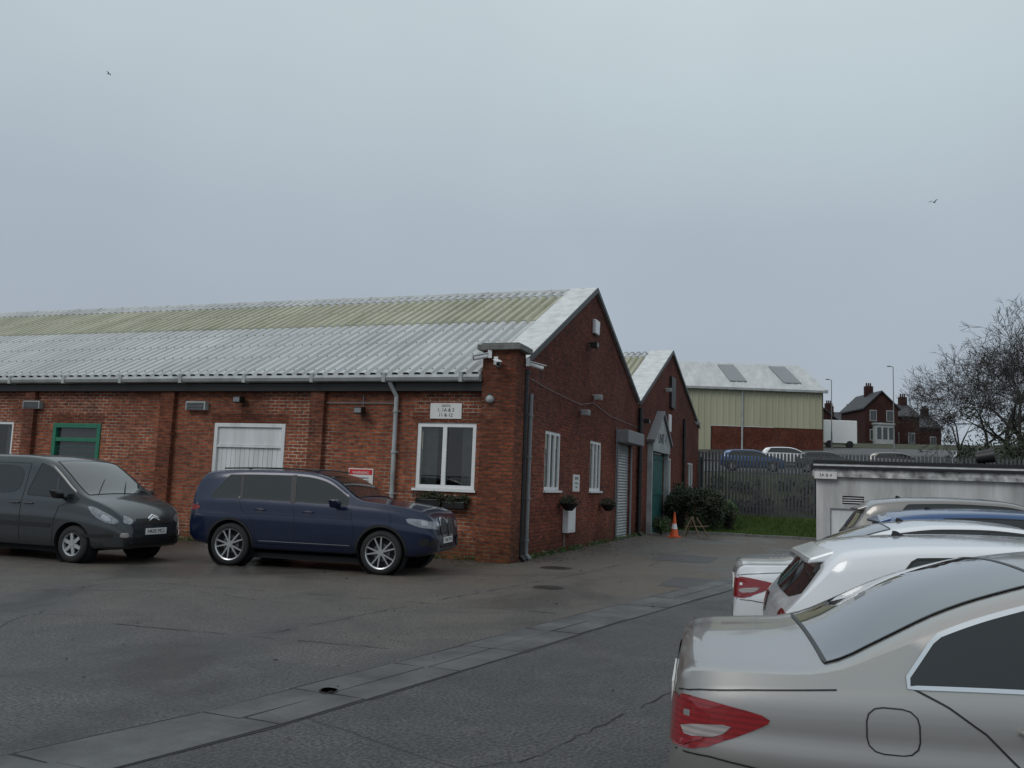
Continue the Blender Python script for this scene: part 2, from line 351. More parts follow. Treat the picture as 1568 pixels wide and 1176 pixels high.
# ------------------------------------------------------------ wall tools
class Plane:
    def __init__(s,ax,v,out): s.ax=ax;s.v=v;s.out=out
    def P(s,u,z,d=0):
        return (u,s.v+s.out*d,z) if s.ax=='y' else (s.v+s.out*d,u,z)
    def box(s,mb,u0,u1,z0,z1,d0,d1,mi=0):
        a=s.P(u0,z0,d0);b=s.P(u1,z1,d1)
        mb.box(tuple(min(a[i],b[i]) for i in range(3)),tuple(max(a[i],b[i]) for i in range(3)),mi)
def wall(name,pl,u0,u1,z0,z1,holes,mat,parent,depth=.11,top=None):
    us=sorted(set([u0,u1]+[h[0] for h in holes]+[h[1] for h in holes]));zs=sorted(set([z0,z1]+[h[2] for h in holes]+[h[3] for h in holes]))
    m=MB()
    for i in range(len(us)-1):
        for j in range(len(zs)-1):
            uc=(us[i]+us[i+1])/2;zc=(zs[j]+zs[j+1])/2
            if any(h[0]<uc<h[1] and h[2]<zc<h[3] for h in holes): continue
            m.poly([pl.P(us[i],zs[j]),pl.P(us[i+1],zs[j]),pl.P(us[i+1],zs[j+1]),pl.P(us[i],zs[j+1])])
    for a,b,c,d in holes:
        for q in (((a,c),(a,d)),((b,c),(b,d)),((a,c),(b,c)),((a,d),(b,d))):
            m.poly([pl.P(*q[0]),pl.P(*q[1]),pl.P(*q[1],-depth),pl.P(*q[0],-depth)])
    if top: m.poly([pl.P(*t) for t in top])
    return m.make(name,mat,parent)
def window(name,pl,u0,u1,z0,z1,parent,mull,fr=.07,mat='white',curtain=True):
    m=MB();d0,d1=-.09,-.02
    pl.box(m,u0,u1,z0,z0+fr,d0,d1);pl.box(m,u0,u1,z1-fr,z1,d0,d1);pl.box(m,u0,u0+fr,z0+fr,z1-fr,d0,d1);pl.box(m,u1-fr,u1,z0+fr,z1-fr,d0,d1)
    for q in mull: pl.box(m,u0+(u1-u0)*q-fr*.55,u0+(u1-u0)*q+fr*.55,z0+fr,z1-fr,d0,d1+.003)
    pl.box(m,u0-.05,u1+.05,z0-.05,z0,-.08,.06)
    m.make(name+'_frame',M[mat],parent)
    m=MB();m.poly([pl.P(u0+fr,z0+fr,-.06),pl.P(u1-fr,z0+fr,-.06),pl.P(u1-fr,z1-fr,-.06),pl.P(u0+fr,z1-fr,-.06)]);m.make(name+'_glass',M['paneglass'],parent)
    m=MB();pl.box(m,u0-.1,u1+.1,z0-.1,z1+.1,-.9,-.88);m.make(name+'_room',M['dark'],parent)
    if curtain:
        m=MB();n=18
        for a,b in ((u0+.05,u0+(u1-u0)*.3),(u1-(u1-u0)*.28,u1-.05)):
            for i in range(n):
                ua=a+(b-a)*i/n;ub=a+(b-a)*(i+1)/n
                m.poly([pl.P(ua,z0,-.2-.03*(i%2)),pl.P(ub,z0,-.2-.03*((i+1)%2)),pl.P(ub,z1,-.2-.03*((i+1)%2)),pl.P(ua,z1,-.2-.03*(i%2))])
        m.make(name+'_curtain',M['curtain'],parent)
k=NT('pane_glass')
tr=k.n('ShaderNodeBsdfTransparent');gl=k.n('ShaderNodeBsdfGlossy');gl.inputs['Roughness'].default_value=.02;ms=k.n('ShaderNodeMixShader')
lw=k.n('ShaderNodeLayerWeight');lw.inputs['Blend'].default_value=.35
k.l(k.math('ADD',k.math('MULTIPLY',lw.outputs['Fresnel'],1.0),.05,True),ms.inputs[0]);tr.inputs['Color'].default_value=(.7,.74,.74,1)
k.l(tr.outputs[0],ms.inputs[1]);k.l(gl.outputs[0],ms.inputs[2]);k.l(ms.outputs[0],k.t.nodes['Material Output'].inputs['Surface'])
M['paneglass']=k.m;M['curtain']=simple('net_curtain',(.36,.38,.38),.9,var=.2)
def text(name,body,size,loc,rot,mat,parent,align='CENTER'):
    c=bpy.data.curves.new(name,'FONT');c.body=body;c.size=size;c.align_x=align;c.align_y='CENTER';c.extrude=.001
    o=bpy.data.objects.new(name,c);c.materials.append(mat);o.location=loc;o.rotation_euler=rot;return link(o,parent)
# ------------------------------------------------------------ corrugated roof
def roof(name,x0,x1,ya,za,yb,zb,parent,mat,pitch=.27,amp=.032,courses=((0,.57),(.57,.93),(.93,1.0)),mats=None,bolts=True):
    d=Vector((0,yb-ya,zb-za));ln=d.length;d.normalize();n=Vector((0,-d.z,d.y)) if yb>ya else Vector((0,d.z,-d.y))
    if n.z<0: n=-n
    N=int((x1-x0)/pitch)*12;X=np.linspace(x0,x1,N+1)
    wv=np.clip(np.cos((X-x0)/pitch*2*math.pi)*1.9+.55,-1,1)*amp*1.35
    for ci,(a,b) in enumerate(courses):
        v=[]
        for row,(t,off) in enumerate(((a-.012 if ci else a-.0,.013 if ci else .0),(b+.008,.0))):
            base=Vector((0,ya,za))+d*(ln*t)+n*(off+amp)
            for i in range(N+1):
                q=base+n*float(wv[i]);v.append((float(X[i]),q.y,q.z))
        fc=[(i,i+1,N+1+i+1,N+1+i) for i in range(N)]
        mt=(mats[ci] if mats else mat);mesh(name+'_course',v,fc,mt,parent,smooth=True,sharp=25)
    if bolts:
        m=MB()
        for t in (.03,.17,.31,.45,.57,.75,.92):
            base=Vector((0,ya,za))+d*(ln*t)+n*(2*amp+.02)
            x=x0+pitch
            while x<x1-pitch:
                m.box((x-.012,base.y-.012,base.z-.01),(x+.012,base.y+.012,base.z+.012));x+=pitch
        m.make(name+'_bolts',M['grey'],parent)
# ------------------------------------------------------------ main building
XG=-6.24;YF=17.4
def unit(name,y0,ym,y1,ze0,zr,ze1,holesG):
    B=empty(name)
    G=Plane('x',XG,1)
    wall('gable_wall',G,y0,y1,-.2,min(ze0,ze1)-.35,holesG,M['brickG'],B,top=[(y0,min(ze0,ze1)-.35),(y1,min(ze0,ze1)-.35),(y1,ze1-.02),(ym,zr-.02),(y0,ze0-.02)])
    return B,G
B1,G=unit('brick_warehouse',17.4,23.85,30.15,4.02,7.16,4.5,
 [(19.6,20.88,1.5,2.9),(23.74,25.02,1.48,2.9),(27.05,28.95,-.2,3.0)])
for nm,(a,b) in (('gable_window',(19.6,20.88)),('gable_window_b',(23.74,25.02))): window(nm,G,a,b,1.5,2.9,B1,(.36,.66),.08)
m=MB()
z=0
while z<3.0:
    m.poly([G.P(27.05,z,-.07),G.P(28.95,z,-.07),G.P(28.95,z+.045,-.045),G.P(27.05,z+.045,-.045)]);m.poly([G.P(27.05,z+.045,-.045),G.P(28.95,z+.045,-.045),G.P(28.95,z+.09,-.07),G.P(27.05,z+.09,-.07)]);z+=.09
m.make('roller_shutter',M['greyl'],B1)
m=MB();G.box(m,26.85,29.3,3.02,3.42,.003,.40);G.box(m,26.95,27.05,0,3.02,.003,.06);G.box(m,28.95,29.05,0,3.02,.003,.06);m.make('shutter_housing',M['grey'],B1,bevel=.02)
Fp=Plane('y',YF,-1)
holes=[(-8.48,-7.09,1.46,2.88),(-13.84,-11.86,-.2,2.81),(-18.9,-17.32,-.2,2.75),(-21.8,-20.29,1.2,2.77)]
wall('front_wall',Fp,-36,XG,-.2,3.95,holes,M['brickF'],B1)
window('front_window',Fp,-8.48,-7.09,1.46,2.88,B1,(.47,),.085)
window('side_window',Fp,-21.8,-20.29,1.2,2.77,B1,(.5,),.07)
m=MB();u0_,u1_=-13.84,-11.86
Fp.box(m,u0_,u0_+.09,0,2.81,-.09,.02);Fp.box(m,u1_-.09,u1_,0,2.81,-.09,.02);Fp.box(m,u0_+.09,u1_-.09,2.72,2.81,-.09,.02)
Fp.box(m,u0_+.09,u1_-.09,2.30,2.715,-.08,-.03);Fp.box(m,u0_+.09,u1_-.09,2.24,2.295,-.09,.005)
n=14
for i in range(n):
    a=u0_+.09+(u1_-u0_-.18)*i/n;b=u0_+.09+(u1_-u0_-.18)*(i+1)/n
    Fp.box(m,a+.004,b-.004,.02,2.235,-.08,-.045 if i!=n//2-1 else -.04)
m.make('white_double_door',M['whitep'],B1,bevel=.004)
m=MB();Fp.box(m,u0_+.05,u1_-.05,0,2.75,-.11,-.085);m.make('door_backing',M['dark'],B1)
m=MB();u0_,u1_=-18.9,-17.32
Fp.box(m,u0_,u0_+.12,0,2.75,-.09,.03);Fp.box(m,u1_-.12,u1_,0,2.75,-.09,.03);Fp.box(m,u0_+.12,u1_-.12,2.63,2.75,-.09,.03);Fp.box(m,u0_+.12,u1_-.12,2.28,2.38,-.09,.02)
Fp.box(m,u0_+.12,u1_-.12,.0,1.35,-.08,-.03)
m.make('green_door_frame',M['green'],B1,bevel=.008)
m=MB();Fp.box(m,u0_+.1,u1_-.1,1.3,2.65,-.075,-.06);m.make('green_door_glass',M['wglass'],B1)
m=MB()
for i in range(7): Fp.box(m,u0_+.12,u1_-.12,1.42+i*.12,1.435+i*.12,-.055,-.045)
m.make('green_door_bars',M['greend'],B1)
m=MB()
for a,b in ((-15.42,-15.02),(-11.16,-10.80),(-19.85,-19.5),(-24.1,-23.7),(-28.4,-28)): Fp.box(m,a,b,-.2,3.6,-.02,.13)
m.make('pilasters',M['brickP'],B1)
m=MB()
for a,b,z in ((-8.6,-6.97,2.89),(-13.95,-11.75,2.82),(-19.0,-17.2,2.76)):
    q=a
    while q<b-.07: Fp.box(m,q,q+.066,z,z+.22,-.02,.006);q+=.077
m.make('soldier_lintels',M['brickP'],B1)
m=MB();m.box((-6.92,17.2,-.2),(-6.16,17.78,4.42));m.make('corner_pier',M['brickP'],B1)
m=MB();m.box((-7.02,17.08,4.42),(-6.04,17.9,4.54));m.box((-6.95,17.15,4.54),(-6.1,17.83,4.58));m.make('pier_cap',M['conc'],B1,bevel=.015)
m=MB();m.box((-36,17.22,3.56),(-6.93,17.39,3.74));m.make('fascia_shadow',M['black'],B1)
m=MB();X0,X1=-36,-6.93
prof=[(17.21,3.78),(17.2,3.93),(17.14,3.93),(17.06,3.9),(17.02,3.84),(17.05,3.77),(17.13,3.745)]
m.prism([(X0,a,b) for a,b in prof],(X1-X0,0,0))
x=-34.8
while x<-7:
    m.box((x-.04,17.01,3.738),(x+.04,17.2,3.94));x+=1.83
m.make('gutter',M['gutter'],B1)
YR,ZR=23.85,7.12;Y0,Z0=17.08,3.88
roof('front_roof',-36.2,-6.95,Y0,Z0,YR,ZR,B1,M['roof'],mats=[M['roof'],M['rooft'],M['roof']])
roof('rear_roof',-36.2,-6.95,30.15,4.2,YR,ZR,B1,M['roof'],bolts=False)
m=MB();x=-36
while x<-7.5:
    m.tube((x,YR,ZR+.03),(x+.98,YR,ZR+.03),.09,.09,8);m.tube((x+.93,YR,ZR+.03),(x+1.02,YR,ZR+.03),.105,.105,8);x+=.98
m.make('ridge_cap',M['roof'],B1)
def verge(B,ya,za,yb,zb,yc,zc,wd=.72):
    m=MB()
    for (p,q) in (((ya,za),(yb,zb)),((yc,zc),(yb,zb))):
        m.prism([(XG-wd,p[0],p[1]+.0),(XG+.06,p[0],p[1]+.0),(XG+.06,q[0],q[1]),(XG-wd,q[0],q[1])],(0,0,.09))
    m.make('verge_flashing',M['lead'],B)
    m=MB()
    for (p,q) in (((ya,za),(yb,zb)),((yc,zc),(yb,zb))):
        m.prism([(XG+.063,p[0],p[1]-.06),(XG+.085,p[0],p[1]-.06),(XG+.085,q[0],q[1]-.06),(XG+.063,q[0],q[1]-.06)],(0,0,.14))
    m.make('barge_edge',M['black'],B)
verge(B1,17.8,4.2,23.85,7.16,30.1,4.55)
def pipe(name,pl,u,z0,z1,parent,mat,r=.045,d=.09,kick=True):
    m=MB();m.tube(pl.P(u,z0+.12,d),pl.P(u,z1,d),r,r,12);m.tube(pl.P(u,z0+.12,d),pl.P(u,z0+.02,d+.1),r,r,12)
    if kick: m.tube(pl.P(u,z1,d),pl.P(u-.1,z1+.3,d+.18),r,r,12)
    z=z0+.4
    while z<z1: m.tube(pl.P(u,z,d),pl.P(u,z+.05,d),r*1.35,r*1.35,12);pl.box(m,u-.07,u+.07,z,z+.04,.003,d-.03);z+=.9
    m.make(name,mat,parent,smooth=True,sharp=40)
pipe('front_downpipe',Fp,-8.98,0,3.45,B1,M['gutter'],.05,.1)
pipe('gable_downpipe',G,18.22,0,3.6,B1,M['grey'],.05,.08,False)
pipe('dark_downpipe',G,17.86,0,4.1,B1,M['black'],.06,.08,False)
pipe('rear_downpipe',G,30.1,0,4.4,B1,M['black'],.08,.1,False)
m=MB()
pts=[(18.3,3.95),(20,3.85),(22.5,3.78),(23.8,3.95),(26,3.75),(30,3.7)]
for a,b in zip(pts,pts[1:]): m.tube(G.P(*a,.03),G.P(*b,.03),.007,.007,5)
m.tube(G.P(21.3,0,.03),G.P(21.3,1.4,.03),.015,.015,5);m.tube(G.P(26.8,1,.03),G.P(26.8,3.5,.03),.014,.014,5)
m.tube((-11,17.36,3.3),(-9,17.36,3.3),.010,.010,5);m.tube((-9.84,17.36,3.14),(-9.84,17.36,3.5),.01,.01,5)
m.make('wall_cables',M['grey'],B1)
def wallsign(name,pl,u0,u1,z0,z1,lines,mat=M['signw'],tm=M['signb'],red=False):
    c=pl.P((u0+u1)/2,(z0+z1)/2,0);e=empty(name,c);m=MB();w2=(u1-u0)/2;h2=(z1-z0)/2
    if pl.ax=='y': m.box((-w2,-.03,-h2),(w2,-.005,h2));rot=(math.pi/2,0,0);off=lambda du,dz:(du,-.034,dz)
    else: m.box((.005,-w2,-h2),(.03,w2,h2));rot=(math.pi/2,0,math.pi/2);off=lambda du,dz:(.034,du,dz)
    m.make('board',mat,e,bevel=.004)
    if red:
        m=MB();m.box((-w2+.02,-.033,h2*.35),(w2-.02,-.031,h2-.02));m.make('red_band',M['red'],e)
    for t,s_,dz in lines: text('lettering',t,s_,off(0,dz),rot,tm,e)
    return e
wallsign('unit_sign',Fp,-8.18,-7.44,2.97,3.31,[('UNITS',.075,.11),('1, 1A & 2',.105,.02),('11 & 12',.105,-.09)])
ws=wallsign('warning_sign',Fp,-10.12,-9.5,1.42,1.84,[('PRIVATE PARKING',.05,.0),('NO UNAUTHORISED',.045,-.06),('VEHICLES',.045,-.12)],red=True)
text('lettering','WARNING',.085,(0,-.0345,.115),(math.pi/2,0,0),M['signw'],ws)
wallsign('notice_board',G,22.0,22.62,1.48,1.92,[('NOTICE',.09,.12),('CCTV in use',.06,0),('24 hours',.06,-.1)])
e=empty('meter_box',G.P(21.58,.8,0));m=MB();m.box((.0,-.34,-.34),(.14,.34,.34));m.box((.14,-.29,-.29),(.15,.29,.29));m.make('cabinet',M['white'],e,bevel=.012)
for cx in (-14.36,-19.6):
    e=empty('vent_unit',Fp.P(cx,3.21,0));m=MB();m.box((-.29,-.14,-.105),(.29,-.0,.105));m.make('casing',M['gutter'],e,bevel=.01)
    m=MB()
    for i in range(5): m.box((-.25,-.155,-.085+i*.035),(.25,-.142,-.07+i*.035))
    m.make('louvres',M['black'],e)
def flood(name,pl,u,z,mat=M['black'],s_=1):
    e=empty(name,pl.P(u,z,0));dx,dy=(0,-1) if pl.ax=='y' else (1,0)
    m=MB();m.tube((0,0,.05),(dx*.12*s_,dy*.12*s_,.02),.02,.02,6)
    c=Vector((dx*.18,dy*.18,-.02))*s_
    m.box((c.x-.1*s_,c.y-.1*s_,c.z-.07*s_),(c.x+.1*s_,c.y+.1*s_,c.z+.08*s_));m.make('housing',mat,e,bevel=.015)
    m=MB();q=c+Vector((dx*.101,dy*.101,0))*s_;m.box((q.x-(.08*abs(dy)+.004)*s_,q.y-(.08*abs(dx)+.004)*s_,q.z-.05*s_),(q.x+(.08*abs(dy)+.004)*s_,q.y+(.08*abs(dx)+.004)*s_,q.z+.05*s_));m.make('lens',M['grey'],e)
flood('floodlight',Fp,-9.84,3.14);flood('floodlight',Fp,-13.08,3.37);flood('floodlight',G,22.5,3.58,M['gutter']);flood('floodlight',G,23.8,4.12,M['gutter']);flood('floodlight',G,23.2,5.5)
e=empty('alarm_box',G.P(23.85,6.1,0));m=MB();m.prism([(.0,-.22,-.2),(.0,.22,-.2),(.0,.26,.2),(.0,-.26,.2)],(.1,0,0));m.make('casing',M['white'],e,bevel=.02)
def cctv(loc,ang,mat=M['white']):
    e=empty('security_camera',loc,ang);m=MB();m.box((-.04,-.04,-.05),(.04,.04,.12));m.tube((0,0,.05),(.14,0,.02),.025,.02,8);m.make('bracket',mat,e)
    m=MB();m.tube((.05,0,0),(.34,0,-.08),.05,.05,14);m.prism([(.05,-.07,.05),(.4,-.07,-.035),(.4,.07,-.035),(.05,.07,.05)],(0,0,.012));m.make('body',mat,e,smooth=True,sharp=35)
    m=MB();m.tube((.34,0,-.08),(.35,0,-.083),.042,.042,14);m.make('lens',M['black'],e)
cctv((-6.75,17.14,4.3),math.radians(-150));cctv((-6.6,17.12,4.15),math.radians(-60));cctv((-6.1,17.75,4.2),math.radians(20))
e=empty('bulkhead_lamp',(-6.72,17.18,3.38));bm=bmesh.new();bmesh.ops.create_uvsphere(bm,u_segments=16,v_segments=10,radius=.09);me=bpy.data.meshes.new('dome');bm.to_mesh(me);bm.free();me.materials.append(M['gutter'])
me.polygons.foreach_set('use_smooth',[True]*len(me.polygons));link(bpy.data.objects.new('dome',me),e)
m=MB();m.tube((0,.02,.03),(0,.02,.12),.07,.05,10);m.make('cap',M['black'],e)
def leaves(mb,c,r,n,size,mi=0):
    for i in range(n):
        while True:
            q=Vector((random.uniform(-1,1),random.uniform(-1,1),random.uniform(-1,1)))
            if .25<q.length<1: break
        q=q*(.75+.25*random.random());P=Vector(c)+Vector((q.x*r[0],q.y*r[1],q.z*r[2]))
        a=Vector((random.gauss(0,1),random.gauss(0,1),random.gauss(0,1))).normalized();b=a.orthogonal().normalized()
        s_=size*random.uniform(.5,1.3);mb.poly([P-a*s_,P+b*s_*.5,P+a*s_,P-b*s_*.5],mi)
def planter(pl,u0,u1,z0,z1):
    c=pl.P((u0+u1)/2,z0,.14);e=empty('window_planter',c);w2=(u1-u0)/2;m=MB()
    A=(w2,.12,0)
    m.box((-A[0],-A[1],0),(A[0],A[1],(z1-z0)*.6));m.make('trough',M['black'],e,bevel=.01)
    m=MB()
    for i in range(9):
        t=-1+2*i/8;c2=(t*A[0]*.9,random.uniform(-.08,.05),(z1-z0)*.75)
        leaves(m,c2,(.14,.14,.12+.05*random.random()),90,.028,random.choice((0,0,1)))
    m.make('plants',[M['leafd'],M['leafb']],e)
planter(Fp,-8.33,-7.75,1.1,1.33);planter(Fp,-7.7,-7.2,1.06,1.3)
def basket(pl,u,z):
    e=empty('hanging_basket',pl.P(u,z,.25));m=MB();m.tube((0,0,-.18),(0,0,0),.09,.24,14);m.make('basket',M['black'],e)
    m=MB();leaves(m,(0,0,.05),(.28,.28,.16),420,.03);m.make('plants',M['leafd'],e)
    m=MB();m.tube((0,0,0),(-.2,0,.5),.006,.006,4);m.tube((-.25,0,.5),(0,0,.5),.01,.01,4);m.make('bracket',M['black'],e)
basket(G,20.9,1.2);basket(G,25.0,1.12)
# ------------------------------------------------------------ second gable
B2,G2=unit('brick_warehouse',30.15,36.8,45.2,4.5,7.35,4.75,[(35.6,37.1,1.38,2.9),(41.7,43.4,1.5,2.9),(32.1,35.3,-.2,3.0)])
window('gable_window',G2,35.6,37.1,1.38,2.9,B2,(.5,),.09);window('gable_window_b',G2,41.7,43.4,1.5,2.9,B2,(.5,),.09)
roof('front_roof',-36,-6.95,30.2,4.3,36.8,7.31,B2,M['roof'],mats=[M['roof'],M['rooft'],M['roof']],bolts=False)
roof('rear_roof',-36,-6.95,45.3,4.3,36.8,7.31,B2,M['roof'],bolts=False)
verge(B2,30.2,4.55,36.8,7.37,45.2,4.75,.9)
m=MB()
for i in range(8): G2.box(m,32.15+i*.39,32.15+i*.39+.375,0,2.95,-.06,-.03)
for z in (.1,1.4,2.75): G2.box(m,32.15,35.25,z,z+.14,-.03,.0)
m.make('green_timber_doors',M['greend'],B2)
m=MB();m.prism([(XG+.003,31.9,3.0),(XG+.003,35.5,3.0),(XG+.003,35.5,3.35),(XG+.003,33.7,4.45),(XG+.003,31.9,3.35)],(.22,0,0))
m.box((XG+.003,31.9,0),(XG+.18,32.05,3.0));m.box((XG+.003,35.35,0),(XG+.18,35.5,3.0));m.make('door_pediment',M['gutter'],B2)
m=MB()
m.prism([(XG+.003,31.75,3.3),(XG+.003,33.7,4.5),(XG+.003,33.7,4.6),(XG+.003,31.7,3.4)],(.3,0,0));m.prism([(XG+.003,35.65,3.3),(XG+.003,33.7,4.5),(XG+.003,33.7,4.6),(XG+.003,35.7,3.4)],(.3,0,0))
m.make('pediment_edge',M['grey'],B2)
text('pediment_lettering','UNIT 4',.55,(XG+.23,33.7,3.5),(math.pi/2,0,math.pi/2),M['signb'],B2)
m=MB();G2.box(m,36.4,37.4,5.0,6.3,.003,.1);m.make('loading_hatch',M['black'],B2)
m=MB();G2.box(m,36.2,36.75,4.0,4.7,.003,.05);m.make('white_panel',M['white'],B2)
pipe('down_pipe',G2,39.9,0,4.8,B2,M['black'],.07,.1,False)
flood('floodlight',G2,35.2,5.6,M['gutter']);flood('floodlight',G2,43.6,4.9,M['gutter']);flood('floodlight',G2,30.8,4.0)
# ------------------------------------------------------------ factory beyond
FA=empty('cream_factory',CW(0,85,0),TH)
def ribwall(mb,x0,x1,y,z0,z1,pitch=.6):
    n=int((x1-x0)/pitch)
    for i in range(n):
        a=x0+i*pitch
        for q in ((a,y,a+pitch*.6,y),(a+pitch*.6,y,a+pitch*.7,y-.06),(a+pitch*.7,y-.06,a+pitch*.9,y-.06),(a+pitch*.9,y-.06,a+pitch,y)):
            mb.poly([(q[0],q[1],z0),(q[2],q[3],z0),(q[2],q[3],z1),(q[0],q[1],z1)])
m=MB();ribwall(m,-10,30.3,0,7.9,11.6);ribwall(m,-10,19.5,-.02,4.5,7.9)
m.poly([(30.3,0,4),(30.3,16,4),(30.3,16,11.6),(30.3,8,15.1),(30.3,0,11.6)]);m.make('cladding',M['clad'],FA)
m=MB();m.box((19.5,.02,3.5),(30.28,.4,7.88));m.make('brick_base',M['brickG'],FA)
m=MB()
def rr(ya,za,yb,zb):
    n=60;x0,x1=-11,30.6
    for i in range(n):
        a=x0+(x1-x0)*i/n;b=x0+(x1-x0)*(i+1)/n;c=a+(b-a)*.75
        m.poly([(a,ya,za),(c,ya,za),(c,yb,zb),(a,yb,zb)],0);m.poly([(c,ya,za),(b,ya,za+.07),(b,yb,zb+.07),(c,yb,zb)],0)
rr(-.3,11.55,8,15.2);rr(16.3,11.55,8,15.2);m.make('roof_sheet',M['roof'],FA)
m=MB()
for x0 in (7.5,14.8,21.6,27.0):
    x1=x0+1.7;za=11.55+.4398*1.9+.16;zb=11.55+.4398*7.2+.16
    m.prism([(x0,1.6,za),(x1,1.6,za),(x1,6.9,zb),(x0,6.9,zb)],(0,0,-.12))
m.make('rooflights',M['grey'],FA)
m=MB();m.box((-11,-.5,11.4),(30.6,-.25,11.62));m.box((30.45,-.4,11.4),(30.65,.0,11.7))
for xx in (8.0,22.4): m.tube((xx,-.15,4),(xx,-.15,11.4),.09,.09,6)
m.make('gutter_and_pipes',M['gutter'],FA)
# ------------------------------------------------------------ fence
fe=MB();x=-6.15
while x<27:
    y=45.0;a=.055
    z0=tz(x,y)+.05;z1=3.62+random.uniform(-.012,.012)
    pr=[(x-a,y-.012),(x-a*.4,y-.03),(x+a*.4,y-.03),(x+a,y-.012)]
    for q in range(3):
        p1,p2=pr[q],pr[q+1];fe.poly([(p1[0],p1[1],z0),(p2[0],p2[1],z0),(p2[0],p2[1],z1-.12),(p1[0],p1[1],z1-.12)])
    fe.poly([(x-a,y-.012,z1-.12),(x-a*.3,y-.03,z1-.12),(x-a*1.2,y-.05,z1)]);fe.poly([(x-a*.4,y-.03,z1-.12),(x+a*.4,y-.03,z1-.12),(x,y-.03,z1+.03)]);fe.poly([(x+a*.3,y-.03,z1-.12),(x+a,y-.012,z1-.12),(x+a*1.2,y-.05,z1)])
    x+=.165
FE=empty('palisade_fence');fe.make('pales',simple('fence_steel',(.10,.108,.115),.55,metal=.2,var=.4),FE)
m=MB();m.box((-6.2,45.01,.9),(27,45.07,.96));m.box((-6.2,45.01,3.1),(27,45.07,3.16))
x=-6.1
while x<27: m.box((x-.06,45.08,.2),(x+.06,45.2,3.3));x+=2.75
m.make('rails_posts',simple('fence_rail',(.10,.105,.11),.6,metal=.2,var=.3),FE)
m=MB()
for i in range(90):
    x=random.uniform(-7,26);y=random.uniform(46.3,53.0);r=random.uniform(.4,.95);leaves(m,(x,y,tz(x,y)+r*.3),(r,r,r*.7),170,.11,random.choice((0,0,1)))
m.make('bank_undergrowth',[M['leafd'],M['leafb']])
# ------------------------------------------------------------ outbuilding
OB=empty('white_outbuilding');O=Plane('y',33.5,-1)
wall('front_wall',O,-.44,14,-.1,2.5,[(.44,1.15,1.33,1.62),(.02,.95,-.1,1.18)],M['whitewall'],OB,depth=.1)
m=MB();m.box((-.44,33.501,-.1),(-.42,42,2.5));m.box((-.42,41.9,-.1),(14,42,2.5));m.make('side_walls',M['whitewall'],OB)
m=MB();m.box((-.56,33.34,2.28),(14.1,33.495,2.56));m.make('fascia_board',M['peel'],OB)
m=MB();m.box((-.62,33.25,2.565),(14.2,42.1,2.66));m.box((-.5,33.45,2.66),(14.2,33.6,2.74));m.box((-.55,33.4,2.74),(14.2,33.62,2.86));m.make('felt_roof_edge',M['black'],OB)
m=MB();m.box((-.53,33.42,2.665),(14.2,33.445,2.735));m.make('parapet_trim',M['lead'],OB)
m=MB();O.box(m,.44,1.15,1.33,1.62,-.12,-.09);m.make('vent_grille_dark',M['dark'],OB)
m=MB()
for i in range(3): O.box(m,.46,1.13,1.38+i*.08,1.41+i*.08,-.08,-.05)
m.make('vent_slats',M['white'],OB)
m=MB();O.box(m,.05,.92,0,1.15,-.09,-.06);m.make('hatch_door',M['whitep'],OB);m=MB();O.box(m,.02,.05,0,1.18,-.09,.0);O.box(m,.92,.95,0,1.18,-.09,.0);O.box(m,.05,.92,1.15,1.18,-.09,0);m.make('hatch_frame',M['grey'],OB)
wallsign('unit_sign',Plane('y',33.33,-1),-.5,.25,2.2,2.45,[('3A & 4',.15,0)])
e=empty('roof_floodlight',(5.0,33.9,2.66));m=MB();m.tube((0,0,0),(0,0,.4),.05,.05,8);m.tube((-.25,0,.42),(.3,-.1,.52),.20,.24,16);m.make('drum',M['black'],e,smooth=True,sharp=40)
# ------------------------------------------------------------ cone, trestle, shrubs
e=empty('traffic_cone',(-5.0,30.6,0));m=MB();m.box((-.2,-.2,0),(.2,.2,.04));m.tube((0,0,.04),(0,0,.28),.15,.105,20);m.tube((0,0,.46),(0,0,.85),.07,.025,20);m.make('cone',M['orange'],e,smooth=True,sharp=40)
m=MB();m.tube((0,0,.28),(0,0,.46),.106,.071,20);m.make('reflective_band',M['white'],e,smooth=True,sharp=40)
e=empty('wooden_trestle',(-4.45,31.2,0));m=MB()
for a,b in (((-.35,-.2,0),(-.05,0,.7)),((.25,-.2,0),(-.05,0,.7)),((-.3,.3,0),(0,.1,.68)),((.55,.1,0),(.1,.1,.68))): m.tube(a,b,.026,.023,5)
m.tube((-.3,0,.35),(.5,0,.4),.022,.022,5);m.make('timbers',M['wood'],e)
def shrub(loc,r,n,mats=(0,),size=.06):
    m=MB()
    for i in range(10):
        c=Vector((random.uniform(-.6,.6)*r[0],random.uniform(-.6,.6)*r[1],r[2]*random.uniform(.4,1.5)));leaves(m,c,(r[0]*.5,r[1]*.5,r[2]*.5),n//10,size,random.choice(mats))
    for i in range(14):
        q=Vector((random.uniform(-.8,.8)*r[0],random.uniform(-.8,.8)*r[1],r[2]*random.uniform(1,2)));m.tube((0,0,0),q,.02,.008,4,2)
    o=m.make('shrub',[M['leafd'],M['leafg'],M['bark']]);o.location=loc;return o
shrub((-4.6,34.8,0),(.9,.7,.95),5000);shrub((-5.5,35.2,0),(.7,.8,1.05),4000);shrub((-3.7,36,.1),(.5,.5,.6),1500,(0,1))
shrub((-5.6,31.4,0),(.35,.4,.4),1200,(0,1),.04)
m=MB()
for i in range(140):
    y=random.uniform(18.3,31);leaves(m,(XG+random.uniform(.03,.12),y,.05),(.06,.1,.08),10,.03)
for i in range(160):
    x=random.uniform(-15,-6.3);leaves(m,(x,YF-random.uniform(.03,.12),.04),(.1,.06,.06),9,.025)
m.make('wall_foot_weeds',M['leafg'])
